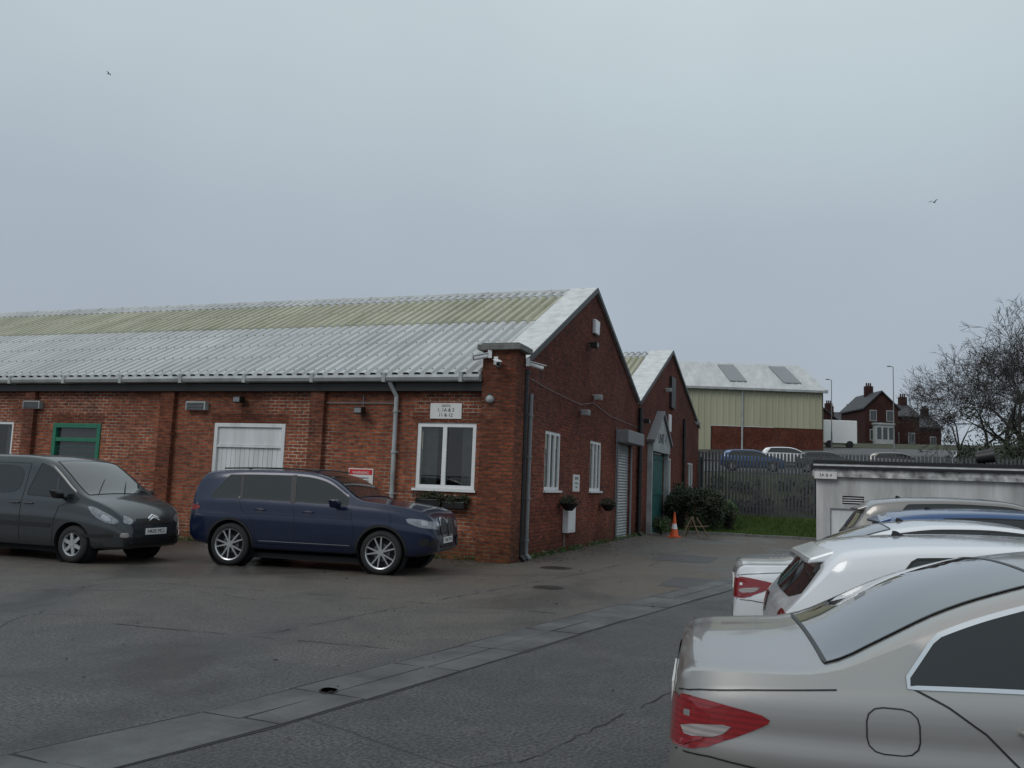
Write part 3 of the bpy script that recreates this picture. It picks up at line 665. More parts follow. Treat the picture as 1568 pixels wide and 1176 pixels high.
# ------------------------------------------------------------ trees (bare)
def tree(name,loc,h,seed,ivy=0,spread=1.0,depth=7):
    rnd=random.Random(seed);m=MB();R0=h*.020
    def br(p,d,l,r,k):
        n=3 if k<3 else 2
        for i in range(n):
            d2=(d+Vector((rnd.gauss(0,.14),rnd.gauss(0,.14),rnd.gauss(.03,.08)))).normalized();q=p+d2*(l/n)
            m.tube(p,q,max(r,.009),max(r*.86,.009),6 if k<2 else 3,0,False);p=q;d=d2;r*=.86
            if 1<k<depth-1 and rnd.random()<.55:
                a=d.orthogonal().normalized();a.rotate(Matrix.Rotation(rnd.random()*6.28,3,d))
                br(p,(d*.7+a*.8*spread).normalized(),l*.62,r*.5,k+2)
        if k>=depth: return
        for i in range(3 if k<3 else 2+(rnd.random()<.4)):
            a=d.orthogonal().normalized();a.rotate(Matrix.Rotation(rnd.random()*6.28,3,d))
            br(p,(d*.85+a*rnd.uniform(.35,.8)*spread).normalized(),l*rnd.uniform(.66,.84),r*.64,k+1)
    br(Vector((0,0,-.3)),Vector((0,0,1)),h*.25,R0,0)
    for i in range(ivy):
        z=h*rnd.uniform(.03,.5);rad=h*.08*(1.2-z/h);a=rnd.random()*6.28
        leaves(m,(math.cos(a)*rad,math.sin(a)*rad,z),(h*.06,h*.06,h*.05),140,.08,1)
    o=m.make(name,[M['bark'],M['leafd']]);o.location=loc;return o
def TL(ratio,fwd):
    q=CW(ratio*fwd,fwd,0);q.z=tz(q.x,q.y);return q
tree('bare_tree',TL(.535,52),10.0,3,6);tree('bare_tree',TL(.60,50),12.0,5,16);tree('bare_tree',TL(.51,58),8.0,9,4);tree('bare_tree',TL(.655,56),13,12,10)
tree('bare_tree',TL(.565,66),11.5,21,8);tree('bare_tree',TL(.575,54),10.5,33,6)
m=MB()
for i in range(70):
    rt=random.uniform(.52,.70);q=TL(rt,random.uniform(46,58));r=random.uniform(.6,1.5);leaves(m,(q.x,q.y,q.z+r*random.uniform(.4,1.2+(rt-.52)*14)),(r,r,r),300,.10)
m.make('evergreen_thicket',M['leafd'])
# ------------------------------------------------------------ distant houses
def house(name,ratio,fwd,wd,dp,hh,rh,chim=2,gable=False,bay=True):
    q=TL(ratio,fwd);e=empty(name,(q.x,q.y,q.z-.5),TH);w2=wd/2
    m=MB();m.box((-w2,0,0),(w2,dp,hh))
    if gable:
        m.poly([(-w2,0,hh),(w2,0,hh),(0,0,hh+rh)]);m.poly([(-w2,dp,hh),(w2,dp,hh),(0,dp,hh+rh)])
    else:
        m.poly([(-w2,0,hh),(-w2,dp,hh),(-w2,dp/2,hh+rh)]);m.poly([(w2,0,hh),(w2,dp,hh),(w2,dp/2,hh+rh)])
    m.make('walls',M['brickD'],e);m=MB()
    if gable:
        m.prism([(-w2-.3,-.3,hh-.2),(0,-.3,hh+rh),(0,-.3,hh+rh+.2),(-w2-.3,-.3,hh)],(0,dp+.6,0));m.prism([(w2+.3,-.3,hh-.2),(0,-.3,hh+rh),(0,-.3,hh+rh+.2),(w2+.3,-.3,hh)],(0,dp+.6,0))
    else:
        m.prism([(-w2-.2,-.3,hh-.15),(-w2-.2,dp/2,hh+rh),(-w2-.2,dp/2,hh+rh+.2),(-w2-.2,-.3,hh+.05)],(wd+.4,0,0));m.prism([(-w2-.2,dp+.3,hh-.15),(-w2-.2,dp/2,hh+rh),(-w2-.2,dp/2,hh+rh+.2),(-w2-.2,dp+.3,hh+.05)],(wd+.4,0,0))
    m.make('roof',M['slate'],e)
    m=MB()
    for i in range(chim):
        x=-w2*.8+i*(wd*.8/max(1,chim-1)) if chim>1 else 0
        m.box((x-.55,dp/2-.4,hh+rh*.5),(x+.55,dp/2+.4,hh+rh+1.3))
        for jx in (-.3,0,.3): m.tube((x+jx,dp/2,hh+rh+1.3),(x+jx,dp/2,hh+rh+1.8),.12,.1,6)
    m.make('chimneys',M['brickD'],e)
    fr=MB();gl=MB();nw=max(2,int(wd/2.6))
    for i in range(nw):
        x=-w2+wd*(i+.5)/nw
        for z in (1.2,4.0):
            if z+1.6>hh: continue
            fr.box((x-.5,-.06,z-.05),(x+.5,-.003,z+1.55));gl.box((x-.42,-.09,z+.05),(x-.02,-.061,z+1.45));gl.box((x+.02,-.09,z+.05),(x+.42,-.061,z+1.45))
    if bay:
        fr.box((-1.3,-1.0,.4),(1.3,-.06,3.4));fr.box((-1.45,-1.15,3.4),(1.45,-.06,3.65))
        for x in (-1.0,-.15,.7): gl.box((x-.05,-1.02,1.3),(x+.55,-1.003,3.0))
    if fr.v: fr.make('window_frames',M['gutter'],e)
    if gl.v: gl.make('window_glass',M['wglass'],e)
    return e
house('brick_house',.423,126,4.8,9,5.8,2.4,1,True,True)
house('brick_house',.448,132,4.8,9,5.2,2.1,2,False,False)
house('brick_house',.472,142,5.4,9,4.2,2.2,2,False,False);house('brick_house',.374,150,9,8,3.5,2.4,3,False,False);house('brick_house',.395,165,9,8,5.5,2.6,3,False,False)
house('brick_house',.356,145,6,8,4.6,2.4,2,True,False)
q=TL(.372,95);e=empty('box_trailer',q,TH);m=MB();m.box((-1.4,0,.5),(2.2,2.4,3.0));m.make('box_body',M['white'],e,bevel=.05);m=MB()
for x in (-.8,1.4): m.tube((x,-.02,.4),(x,.25,.4),.4,.4,14)
m.make('wheels',M['tyre'],e)
def lamp(ratio,fwd,h):
    q=TL(ratio,fwd);e=empty('street_lamp',q,TH);m=MB();m.tube((0,0,0),(0,0,h*.25),.09,.08,8);m.tube((0,0,h*.25),(0,0,h),.055,.04,8);m.tube((0,0,h),(-.3,0,h+.06),.035,.03,6);m.make('post',M['grey'],e)
    m=MB();m.box((-.6,-.1,h+.02),(-.25,.1,h+.12));m.make('head',M['grey'],e,bevel=.03)
lamp(.437,88,8.4);lamp(.366,92,7.2)
def bird(loc,s_,rz,flap):
    e=empty('gull',loc,rz);m=MB();m.tube((-.2,0,0),(0,0,.01),.02,.06,8);m.tube((0,0,.01),(.16,0,.02),.06,.035,8);m.tube((.16,0,.02),(.26,0,.0),.035,.008,8);m.poly([(-.2,0,0),(-.34,-.06,0),(-.34,.06,0)])
    for sg in (-1,1):
        a=[(.08,0,.03),(-.08,0,.03),(-.07,sg*.28,.03+flap*.25),(.09,sg*.28,.03+flap*.25)];b=[(.09,sg*.28,.03+flap*.25),(-.07,sg*.28,.03+flap*.25),(-.12,sg*.62,.03+flap*.1),(-.06,sg*.64,.03+flap*.1)]
        m.poly(a);m.poly(b)
    m.make('body_and_wings',simple('gull_grey',(.12,.12,.13),.8),e);e.scale=(s_,s_,s_)
q=CW(.4875*45,45,0);bird((q.x,q.y,1.65+45*.345),.5,.9,.9)
q=CW(-.493*50,50,0);bird((q.x,q.y,1.65+50*.465),.45,.3,.6)
# ------------------------------------------------------------ CARS
def pch(pts):
    xs=np.array([a for a,b in pts],float);ys=np.array([b for a,b in pts],float);h=np.diff(xs);d=np.diff(ys)/h;m=np.zeros(len(xs))
    m[0]=d[0];m[-1]=d[-1]
    for i in range(1,len(xs)-1):
        if d[i-1]*d[i]>0: w1=2*h[i]+h[i-1];w2=h[i]+2*h[i-1];m[i]=(w1+w2)/(w1/d[i-1]+w2/d[i])
    def g(x):
        x=min(max(x,xs[0]),xs[-1]);i=min(max(int(np.searchsorted(xs,x))-1,0),len(h)-1);t=(x-xs[i])/h[i]
        return float((2*t**3-3*t*t+1)*ys[i]+(t**3-2*t*t+t)*h[i]*m[i]+(-2*t**3+3*t*t)*ys[i+1]+(t**3-t*t)*h[i]*m[i+1])
    return g
def chaikin(p,n=2):
    for _ in range(n):
        q=[]
        for i in range(len(p)):
            a=p[i];b=p[(i+1)%len(p)];q+=[(a[0]*.8+b[0]*.2,a[1]*.8+b[1]*.2),(a[0]*.2+b[0]*.8,a[1]*.2+b[1]*.8)]
        p=q
    return p
class Car:
    def __init__(c,name,sp,loc,head,pm):
        c.sp=sp;c.e=empty(name,loc,math.radians(head));L=sp['L'];c.L=L;c.W=sp['W']
        c.T=pch(sp['T']);c.S=pch(sp['S']);c.B=pch(sp['B']);hw=c.W/2
        c.w=pch([(a if a>=0 else L+a,b*hw) for a,b in sp.get('plan',[(0,.70),(.03,.78),(.10,.87),(.25,.94),(.6,.985),(1.2,1),(-1.3,1),(-.8,.975),(-.4,.92),(-.18,.84),(-.06,.72),(-.001,.58)])])
        xs=[0,.015,.035,.06,.09,.13,.18]+list(np.linspace(.24,L-.24,sp.get('nx',72)))+[L-.18,L-.13,L-.09,L-.06,L-.035,L-.015,L-.001]
        V=[];Fc=[];n=None
        for x in xs:
            h=c.section(x);ring=h+[(-a,b) for a,b in reversed(h[:-1])]
            n=len(ring);V+=[(x,a,b) for a,b in ring]
        for i in range(len(xs)-1):
            for j in range(n):
                k=(j+1)%n;Fc.append((i*n+j,i*n+k,(i+1)*n+k,(i+1)*n+j))
        Fc.append(tuple(range(n))[::-1]);Fc.append(tuple((len(xs)-1)*n+j for j in range(n)))
        c.bvh=BVHTree.FromPolygons([Vector(v) for v in V],Fc,epsilon=0)
        me=bpy.data.meshes.new('body');me.from_pydata(V,[],Fc);me.materials.append(pm);c.pm=pm
        bm=bmesh.new();bm.from_mesh(me);bmesh.ops.recalc_face_normals(bm,faces=bm.faces);bm.to_mesh(me);bm.free()
        o=bpy.data.objects.new('body',me);link(o,c.e)
        rw=sp['r'];ra=rw+sp.get('gap',.05);cut=MB()
        for xw in sp['wx']:
            for sg in (-1,1):
                cut.tube((xw,sg*(hw-.30),rw),(xw,sg*(hw+.25),rw),ra,ra,40)
        cm=bpy.data.meshes.new('cut');cm.from_pydata(cut.v,[],cut.f)
        bm=bmesh.new();bm.from_mesh(cm);bmesh.ops.recalc_face_normals(bm,faces=bm.faces);bm.to_mesh(cm);bm.free()
        coo=bpy.data.objects.new('cut',cm);link(coo,c.e)
        md=o.modifiers.new('b','BOOLEAN');md.object=coo;md.operation='DIFFERENCE';md.solver='EXACT'
        bpy.context.view_layer.update();dg=bpy.context.evaluated_depsgraph_get()
        me2=bpy.data.meshes.new_from_object(o.evaluated_get(dg));o.modifiers.clear();o.data=me2
        bpy.data.objects.remove(coo)
        me2.polygons.foreach_set('use_smooth',[True]*len(me2.polygons));me2.set_sharp_from_angle(angle=math.radians(32))
        ln=MB()
        for xw in sp['wx']:
            for sg in (-1,1):
                ln.tube((xw,sg*(hw-.29),rw),(xw,sg*(c.w(xw)-.035),rw),ra-.006,ra-.006,36,0,False);ln.tube((xw,sg*(hw-.292),rw),(xw,sg*(hw-.285),rw),ra-.008,ra-.008,36)
        ln.make('wheel_wells',M['dark'],c.e);c.hw=hw
        c.wheels()
    def section(c,x):
        T,S,B,w=c.T(x),c.S(x),c.B(x),c.w(x);S=min(S,T-.02);h=T-S;ys=.96*w;s_=min(1,h/.30);tb=c.sp.get('tumble',.30)
        pts=[(.0,B-.0),(.55*w,B),(.84*w,B+.0),(.93*w,B+.025)]
        for a,b in ((.968,.10),(.985,.25),(.995,.42),(1.0,.58),(1.002,.68),(.992,.715),(.988,.80),(.982,.90),(.972,.96),(.96,1.0)): pts.append((a*w,B+(S-B)*b))
        yr=ys-tb*h;zb=T-.075*s_
        yb=yr+tb*.075*s_
        for i in (1,2,3,4): t=i/4;pts.append((ys+(yb-ys)*t,S+(zb-S)*t))
        C=(yr-.11-.13*(1-s_),T-.028*s_-.1*h*(1-s_));Q=(yr-.005,T-.034*s_-.05*h*(1-s_))
        for i in (1,2,3,4,5): t=i/5;pts.append((yb*(1-t)**2+2*Q[0]*t*(1-t)+C[0]*t*t,zb*(1-t)**2+2*Q[1]*t*(1-t)+C[1]*t*t))
        for i in (1,2,3,4,5):
            t=1-i/5;pts.append((C[0]*t,T-(T-C[1])*t*t))
        return pts
    def cast(c,u,v,view):
        if view=='R': o=Vector((u,-3,v));d=Vector((0,1,0))
        elif view=='L': o=Vector((u,3,v));d=Vector((0,-1,0))
        elif view=='F': o=Vector((c.L+3,u,v));d=Vector((-1,0,0))
        elif view=='B': o=Vector((-3,u,v));d=Vector((1,0,0))
        else: o=Vector((u,v,5));d=Vector((0,0,-1))
        l,n,i,_=c.bvh.ray_cast(o,d)
        if l is None: return None,None
        if n.dot(d)>0: n=-n
        return l,n
    def _emit(c,bm,view,name,mat,off,grid):
        if grid:
            co=[v.co.copy() for v in bm.verts]
            for ax in range(2):
                lo=min(v[ax] for v in co);hi=max(v[ax] for v in co);k=math.floor(lo/grid)+1
                nrm=Vector((1,0,0)) if ax==0 else Vector((0,1,0))
                while k*grid<hi:
                    bmesh.ops.bisect_plane(bm,geom=bm.verts[:]+bm.edges[:]+bm.faces[:],plane_co=nrm*(k*grid),plane_no=nrm,dist=1e-5);k+=1
        dead=[]
        for v in bm.verts:
            l,n=c.cast(v.co.x,v.co.y,view)
            if l is None: dead.append(v);continue
            v.co=l+n*off
        if dead: bmesh.ops.delete(bm,geom=dead,context='VERTS')
        if not bm.faces: bm.free();return
        bmesh.ops.recalc_face_normals(bm,faces=bm.faces)
        me=bpy.data.meshes.new(name);bm.to_mesh(me);bm.free();me.materials.append(mat);me.polygons.foreach_set('use_smooth',[True]*len(me.polygons));link(bpy.data.objects.new(name,me),c.e)
    def panel(c,name,poly,view,mat,off=.004,grid=.06,rnd=0):
        vs=('R','L') if view=='S' else (view,)
        if rnd: poly=chaikin(poly,rnd)
        for vw in vs:
            bm=bmesh.new();vv=[bm.verts.new((a,b,0)) for a,b in poly];bm.faces.new(vv);c._emit(bm,vw,name,mat,off,grid)
    def mpanel(c,name,poly,view,mat,off=.004,rnd=0):
        c.panel(name,poly,view,mat,off,.06,rnd);c.panel(name,[(-a,b) for a,b in poly][::-1],view,mat,off,.06,rnd)
    def line(c,name,pts,view,mat,wd=.008,off=.003,closed=False):
        P=[Vector(p) for p in pts]
        if closed: P=P+[P[0]]
        D=[]
        for a,b in zip(P,P[1:]):
            n=max(1,int((b-a).length/.035))
            D+=[a.lerp(b,i/n) for i in range(n)]
        D.append(P[-1]);N=len(D)
        for vw in (('R','L') if view=='S' else (view,)):
            bm=bmesh.new();prev=None
            for i,q in enumerate(D):
                a=D[i-1] if i>0 else (D[-2] if closed else D[0]);b=D[i+1] if i<N-1 else (D[1] if closed else D[-1]);t=(b-a).normalized();n=Vector((-t.y,t.x))*wd/2
                cur=(bm.verts.new((*(q-n),0)),bm.verts.new((*(q+n),0)))
                if prev: bm.faces.new((prev[0],cur[0],cur[1],prev[1]))
                prev=cur
            c._emit(bm,vw,name,mat,off,0)
    def side_glass(c,xa,xb,kr=1.3,trim=None,pillars=(),cut=.10):
        top=[];bot=[]
        for x in np.arange(xa,xb,.03):
            x=float(x);zt=min(c.T(x)-cut,c.S(x)+.02+(x-xa)*kr);zb_=c.S(x)+.025
            if zt>zb_+.012: top.append((x,zt));bot.append((x,zb_))
        poly=bot+top[::-1];c.panel('side_glass',poly,'S',M['glass'],.004)
        c.line('window_trim',poly,'S',trim or M['black'],.015,.007,True)
        for (x0,z0,x1,z1,wd) in pillars: c.line('pillar',[(x0,z0),(x1,z1)],'S',M['black'],wd,.008)
        return poly
    def top_glass(c,name,xa,xb,inset=.07):
        pts=[]
        for x in np.linspace(xa,xb,9):
            x=float(x);yr=.96*c.w(x)-c.sp.get('tumble',.3)*(c.T(x)-c.S(x))-inset-.05;pts.append((x,yr))
        poly=pts+[(a,-b) for a,b in reversed(pts)];c.panel(name,poly,'T',M['glassr'],.005,.07)
        c.line(name+'_seal',poly,'T',M['black'],.016,.0065,True)
    def wheels(c):
        sp=c.sp;r=sp['r'];rr=r*sp.get('rim',.68);wd=.22
        for xw in sp['wx']:
            for sg in (-1,1):
                yo=sg*(c.w(xw)-.03)
                prof=[(rr*.98,0.01),(rr,0),(rr+.02,-.008),(r-.05,-.004),(r-.015,.012),(r,.04),(r,wd-.04),(r-.02,wd-.01),(rr,wd)]
                m=MB();N=40;K=len(prof)
                for i in range(N):
                    t=2*math.pi*i/N
                    for (q,dd) in prof: m.v.append((xw+math.cos(t)*q,yo-sg*dd,r+math.sin(t)*q))
                for i in range(N):
                    for j in range(K-1): a=i*K+j;b=((i+1)%N)*K+j;m.f.append((a,b,b+1,a+1));m.m.append(0)
                m.make('tyre',M['tyre'],c.e,smooth=True,sharp=50)
                m=MB();m.tube((xw,yo-sg*.09,r),(xw,yo-sg*.16,r),rr*.97,rr*.97,36);m.make('wheel_back',M['dark'],c.e)
                m=MB();m.tube((xw,yo-sg*.07,r),(xw,yo-sg*.085,r),rr*.55,rr*.55,24);m.make('brake_disc',M['rimd'],c.e)
                m=MB()
                for i in range(N):
                    t0=2*math.pi*i/N;t1=2*math.pi*(i+1)/N
                    for (ra_,da,rb,db) in ((rr,.0,rr*.93,.012),(rr*.93,.012,rr*.90,.06)):
                        m.poly([(xw+math.cos(t0)*ra_,yo-sg*da,r+math.sin(t0)*ra_),(xw+math.cos(t1)*ra_,yo-sg*da,r+math.sin(t1)*ra_),(xw+math.cos(t1)*rb,yo-sg*db,r+math.sin(t1)*rb),(xw+math.cos(t0)*rb,yo-sg*db,r+math.sin(t0)*rb)])
                ns=sp.get('spokes',5);ph=random.random()*6
                for i in range(ns):
                    for dv in ((-.16,.16) if sp.get('twin',True) else (0,)):
                        a0=2*math.pi*i/ns+ph+dv*.6;a1=2*math.pi*i/ns+ph+dv*1.5;wS=rr*sp.get('sw',.055)
                        p0=Vector((math.cos(a0)*rr*.12,math.sin(a0)*rr*.12));p1=Vector((math.cos(a1)*rr*.93,math.sin(a1)*rr*.93));tt=(p1-p0).normalized();nn=Vector((-tt.y,tt.x))
                        q=[p0-nn*wS*1.3,p1-nn*wS,p1+nn*wS,p0+nn*wS*1.3]
                        m.prism([(xw+v.x,yo-sg*.012,r+v.y) for v in q],(0,-sg*.03,0))
                m.tube((xw,yo-sg*.005,r),(xw,yo-sg*.05,r),rr*.2,rr*.24,16);m.make('alloy_rim',sp.get('rimmat',M['steel']),c.e)
    def plate(c,end,z,txt,w=.52):
        x,_=c.cast(0,z,'F' if end=='F' else 'B');sg=1 if end=='F' else -1
        m=MB();m.box((x.x+.004 if sg>0 else x.x-.014,-w/2,z-.055),(x.x+.02 if sg>0 else x.x-.002,w/2,z+.055));m.make('number_plate',M['plate'],c.e,bevel=.003)
        text('plate_text',txt,.095,(x.x+(.0215 if sg>0 else -.0155),0,z),(math.pi/2,0,sg*math.pi/2),M['signb'],c.e)
    def mirror(c,x,z,mat=None):
        for sg in (-1,1):
            y=sg*(c.w(x)*.96+.02)
            m=MB();m.prism([(x-.02,y+sg*.02,z-.02),(x+.12,y+sg*.02,z-.03),(x+.19,y+sg*.1,z+.05),(x+.14,y+sg*.12,z+.12),(x-.01,y+sg*.12,z+.12)],(0,sg*.16,0))
            m.make('door_mirror',mat or c.pm,c.e,bevel=.025,smooth=True,sharp=50)
            m=MB();m.tube((x+.08,y-sg*.06,z-.04),(x+.08,y+sg*.06,z+.0),.03,.025,6);m.make('mirror_arm',M['black'],c.e)
    def handle(c,x,z):
        for vw,sg in (('R',-1),('L',1)):
            l,n=c.cast(x,z,vw)
            if l is None: continue
            c.panel('handle_cup',[(x-.08,z-.035),(x+.05,z-.035),(x+.05,z+.03),(x-.08,z+.03)],vw,M['rimd'],.002,.06,2)
            m=MB();m.box((x-.1,l.y+sg*.026-.008,z-.010),(x+.1,l.y+sg*.026+.008,z+.016));m.tube((x-.09,l.y,z),(x-.09,l.y+sg*.03,z),.012,.012,6);m.tube((x+.09,l.y,z),(x+.09,l.y+sg*.03,z),.012,.012,6);m.make('door_handle',c.pm,c.e,bevel=.007,smooth=True,sharp=60)
    def fin(c,x,k=.6):
        z=c.T(x);m=MB();m.prism([(x-.09*k,-.009,z-.01),(x-.07*k,-.009,z+.055*k),(x-.03*k,-.009,z+.05*k),(x+.09*k,-.009,z-.01)],(0,.018,0));m.make('antenna_fin',M['black'],c.e,bevel=.004)
    def under(c):
        m=MB();m.box((c.sp['wx'][0]+.1,-c.hw*.8,.16),(c.sp['wx'][1]-.1,c.hw*.8,.25));m.make('underbody',M['dark'],c.e)
P_silver=paint('paint_silver',(.38,.365,.345),.75,.32,.10,.8);P_white=paint('paint_white',(.72,.74,.76),0,.22,.08,1.0);P_blue=paint('paint_blue',(.003,.010,.038),.2,.24,.06,.5)
P_van=paint('paint_grey_green',(.030,.038,.042),.4,.30,.2);P_dkblue=paint('paint_navy',(.025,.075,.19),.4,.3,.1);P_grey=paint('paint_warm_grey',(.20,.19,.18),.6,.3,.1)
sedan=dict(L=4.58,W=1.77,r=.315,wx=(1.03,3.79),
 T=[(0,.56),(.010,.78),(.022,.89),(.045,.94),(.09,.958),(.3,.972),(.5,.985),(.62,1.015),(.8,1.115),(1.0,1.225),(1.2,1.305),(1.5,1.39),(1.85,1.437),(2.2,1.447),(2.5,1.43),(2.8,1.355),(3.1,1.19),(3.35,1.02),(3.5,.965),(3.8,.93),(4.15,.87),(4.4,.78),(4.52,.69),(4.58,.56)],
 S=[(0,.52),(.03,.74),(.08,.85),(.2,.885),(.6,.915),(1.5,.95),(3.0,.93),(3.5,.88),(4.1,.79),(4.4,.70),(4.58,.52)],
 B=[(0,.42),(.04,.33),(.2,.26),(.6,.21),(1.2,.18),(3.6,.18),(4.2,.2),(4.5,.24),(4.58,.34)],
 plan=[(0,.76),(.03,.82),(.10,.89),(.25,.945),(.6,.985),(1.2,1),(-1.3,1),(-.8,.975),(-.4,.92),(-.18,.84),(-.06,.72),(-.001,.58)])
def build_sedan(name,loc,head,pm,det=True):
    c=Car(name,sedan,loc,head,pm);c.side_glass(.84,3.28,1.35,M['chrome'] if det else M['black'],[(1.28,.97,1.34,1.28,.035),(2.28,.95,2.20,1.35,.07)],.078)
    c.top_glass('rear_window',.60,1.42);c.top_glass('windscreen',2.62,3.36)
    c.panel('tail_light',[(0,.83),(.10,.845),(.34,.815),(.39,.79),(.30,.74),(.12,.655),(.0,.64)],'S',M['tail'],.006,.05,1)
    c.panel('tail_light_clear',[(.05,.735),(.25,.765),(.20,.715),(.07,.69)],'S',M['clear'],.010,.05,1)
    c.mpanel('tail_light',[(.34,.82),(.60,.83),(.80,.82),(.80,.66),(.6,.64),(.38,.68)],'B',M['tail'],.007,1)
    c.line('boot_gap',[(-.56,.92),(-.50,.60),(.50,.60),(.56,.92)],'B',M['black'],.008,.004)
    c.line('boot_side_gap',[(.04,.85),(.12,.87),(.3,.893),(.62,.925)],'S',M['black'],.006,.004)
    c.line('bumper_gap',[(.03,.63),(.16,.635),(.42,.61),(.62,.57)],'S',M['black'],.006,.004)
    c.line('fuel_flap',chaikin([(.72,.72),(.90,.72),(.90,.88),(.72,.88)],2),'S',M['black'],.005,.004,True)
    c.line('rear_door_gap',[(.88,.955),(1.0,.90),(1.12,.82),(1.22,.72),(1.38,.58),(1.46,.40),(1.48,.25)],'S',M['black'],.007,.004)
    c.line('front_door_gap',[(2.30,.96),(2.32,.6),(2.30,.25)],'S',M['black'],.008,.004);c.line('wing_gap',[(3.28,.90),(3.30,.6),(3.25,.25)],'S',M['black'],.008,.004)
    c.line('sill_line',[(1.5,.28),(3.3,.28)],'S',M['black'],.02,.003)
    c.handle(1.33,.835);c.handle(2.45,.835);c.mirror(3.02,.93);c.under()
    c.mpanel('head_light',[(.45,.72),(.74,.76),(.76,.62),(.5,.58)],'F',M['head'],.006,1);c.panel('head_light',[(4.1,.76),(4.45,.70),(4.5,.6),(4.25,.62)],'S',M['head'],.006,.05,1)
    c.panel('grille',[(-.36,.72),(.36,.72),(.3,.5),(-.3,.5)],'F',M['black'],.006);c.plate('B',.74,'YK09 FDM')
    c.panel('rear_bumper_insert',[(-.6,.42),(.6,.42),(.6,.36),(-.6,.36)],'B',M['black'],.005);c.fin(1.62)
    c.line('chrome_strip',[(-.38,.86),(.38,.86)],'B',M['chrome'],.03,.006)
    return c
build_sedan('parked_car',(-.70,4.36,0),7.5,P_silver)
build_sedan('parked_car',(-.94,9.50,0),6,P_white,det=False)
hatch=dict(L=4.2,W=1.78,r=.315,wx=(.76,3.34),
 T=[(0,.56),(.012,.82),(.04,.92),(.10,1.0),(.20,1.13),(.30,1.26),(.37,1.325),(.5,1.355),(.9,1.395),(1.5,1.415),(2.0,1.405),(2.4,1.34),(2.8,1.17),(3.05,1.03),(3.2,.97),(3.6,.9),(3.95,.8),(4.12,.68),(4.2,.55)],
 S=[(0,.52),(.04,.82),(.12,.90),(.4,.935),(1.5,.94),(2.8,.90),(3.2,.86),(3.8,.76),(4.05,.65),(4.2,.5)],
 B=[(0,.40),(.04,.32),(.3,.24),(.8,.19),(3.4,.19),(3.9,.2),(4.15,.25),(4.2,.34)],tumble=.26)
def build_hatch(name,loc,head,pm,sp=hatch,det=True):
    c=Car(name,sp,loc,head,pm);hz=sp.get('hz',0)
    wx=sp['wx'];c.side_glass(.52,wx[1]-.32,1.3,None,[(1.15,.96+hz,1.2,1.27+hz,.045),(1.95,.94+hz,1.93,1.31+hz,.07)])
    c.top_glass('windscreen',wx[1]-1.15,wx[1]-.28)
    if det:
        c.panel('rear_window',chaikin([(-.66,.99+hz),(.66,.99+hz),(.56,1.25+hz),(-.56,1.25+hz)],1),'B',M['glassr'],.006,.05)
        c.panel('tail_light',[(.0,.93+hz),(.12,.945+hz),(.28,.90+hz),(.31,.86+hz),(.2,.80+hz),(.0,.78+hz)],'S',M['tail'],.006,.05,1)
        c.mpanel('tail_light',[(.42,.92+hz),(.60,.93+hz),(.80,.90+hz),(.80,.78+hz),(.6,.76+hz),(.44,.78+hz)],'B',M['tail'],.007,1)
        z=c.T(.30);m=MB();m.prism([(.20,-.53,z-.045),(.36,-.55,z-.02),(.36,-.55,z+.045),(.21,-.53,z-.012)],(0,1.06,0));m.make('roof_spoiler',pm,c.e,bevel=.012)
        c.line('door_gap',[(1.95,.9+hz),(1.96,.55),(1.93,.25)],'S',M['black'],.008,.004);c.line('rear_door_gap',[(1.02,.93+hz),(1.12,.8),(1.2,.5),(1.2,.26)],'S',M['black'],.008,.004);c.line('wing_gap',[(2.95,.88+hz),(2.97,.5),(2.92,.25)],'S',M['black'],.008,.004)
        c.handle(1.18,.84+hz);c.handle(2.08,.83+hz);c.plate('B',.62,'FD61 KWJ');c.fin(.85)
        c.mpanel('head_light',[(.48,.70+hz),(.76,.74+hz),(.76,.60+hz),(.5,.58+hz)],'F',M['head'],.006,1)
    c.mirror(wx[1]-.7,.93+hz);c.under();return c
build_hatch('parked_car',(-.40,6.40,0),8,P_white)
build_hatch('parked_car',(.30,11.9,0),5,P_dkblue,dict(hatch,T=[(a,b*1.09 if b>1.2 else b*1.04) for a,b in hatch['T']]))
suvh=dict(hatch,L=4.4,W=1.83,r=.34,wx=(.85,3.5),hz=.17,T=[(a*1.04,b*1.18 if b>.9 else b*1.05) for a,b in hatch['T']],S=[(a*1.05-(.04 if a>4 else 0),b+.14) for a,b in hatch['S']],B=[(a*1.05,b) for a,b in hatch['B']])
suvh['T'][-1]=(4.4,.6);suvh['S'][-1]=(4.4,.55);suvh['B'][-1]=(4.4,.36)
build_hatch('parked_car',(.15,14.7,0),4,P_grey,suvh)
# SUV
suv=dict(L=4.69,W=1.9,r=.378,wx=(.92,3.78),gap=.055,rim=.74,spokes=5,sw=.042,rimmat=M['steel'],tumble=.27,
 T=[(0,.70),(.012,1.0),(.03,1.14),(.06,1.25),(.12,1.42),(.20,1.59),(.29,1.67),(.45,1.70),(.9,1.725),(1.4,1.74),(1.9,1.745),(2.3,1.73),(2.6,1.68),(2.83,1.59),(3.05,1.455),(3.24,1.33),(3.38,1.27),(3.7,1.235),(4.1,1.19),(4.38,1.14),(4.56,1.06),(4.65,.93),(4.69,.70)],
 S=[(0,.64),(.04,1.0),(.10,1.13),(.3,1.17),(1.0,1.175),(2.5,1.15),(3.2,1.13),(3.7,1.11),(4.2,1.05),(4.5,.97),(4.64,.83),(4.69,.66)],
 B=[(0,.52),(.05,.46),(.2,.38),(.6,.33),(1.1,.31),(3.6,.31),(4.2,.31),(4.55,.36),(4.69,.44)],
 plan=[(0,.78),(.03,.84),(.10,.90),(.25,.95),(.6,.985),(1.2,1),(-1.1,1),(-.7,.985),(-.38,.95),(-.18,.89),(-.06,.80),(-.001,.70)])
HD=7
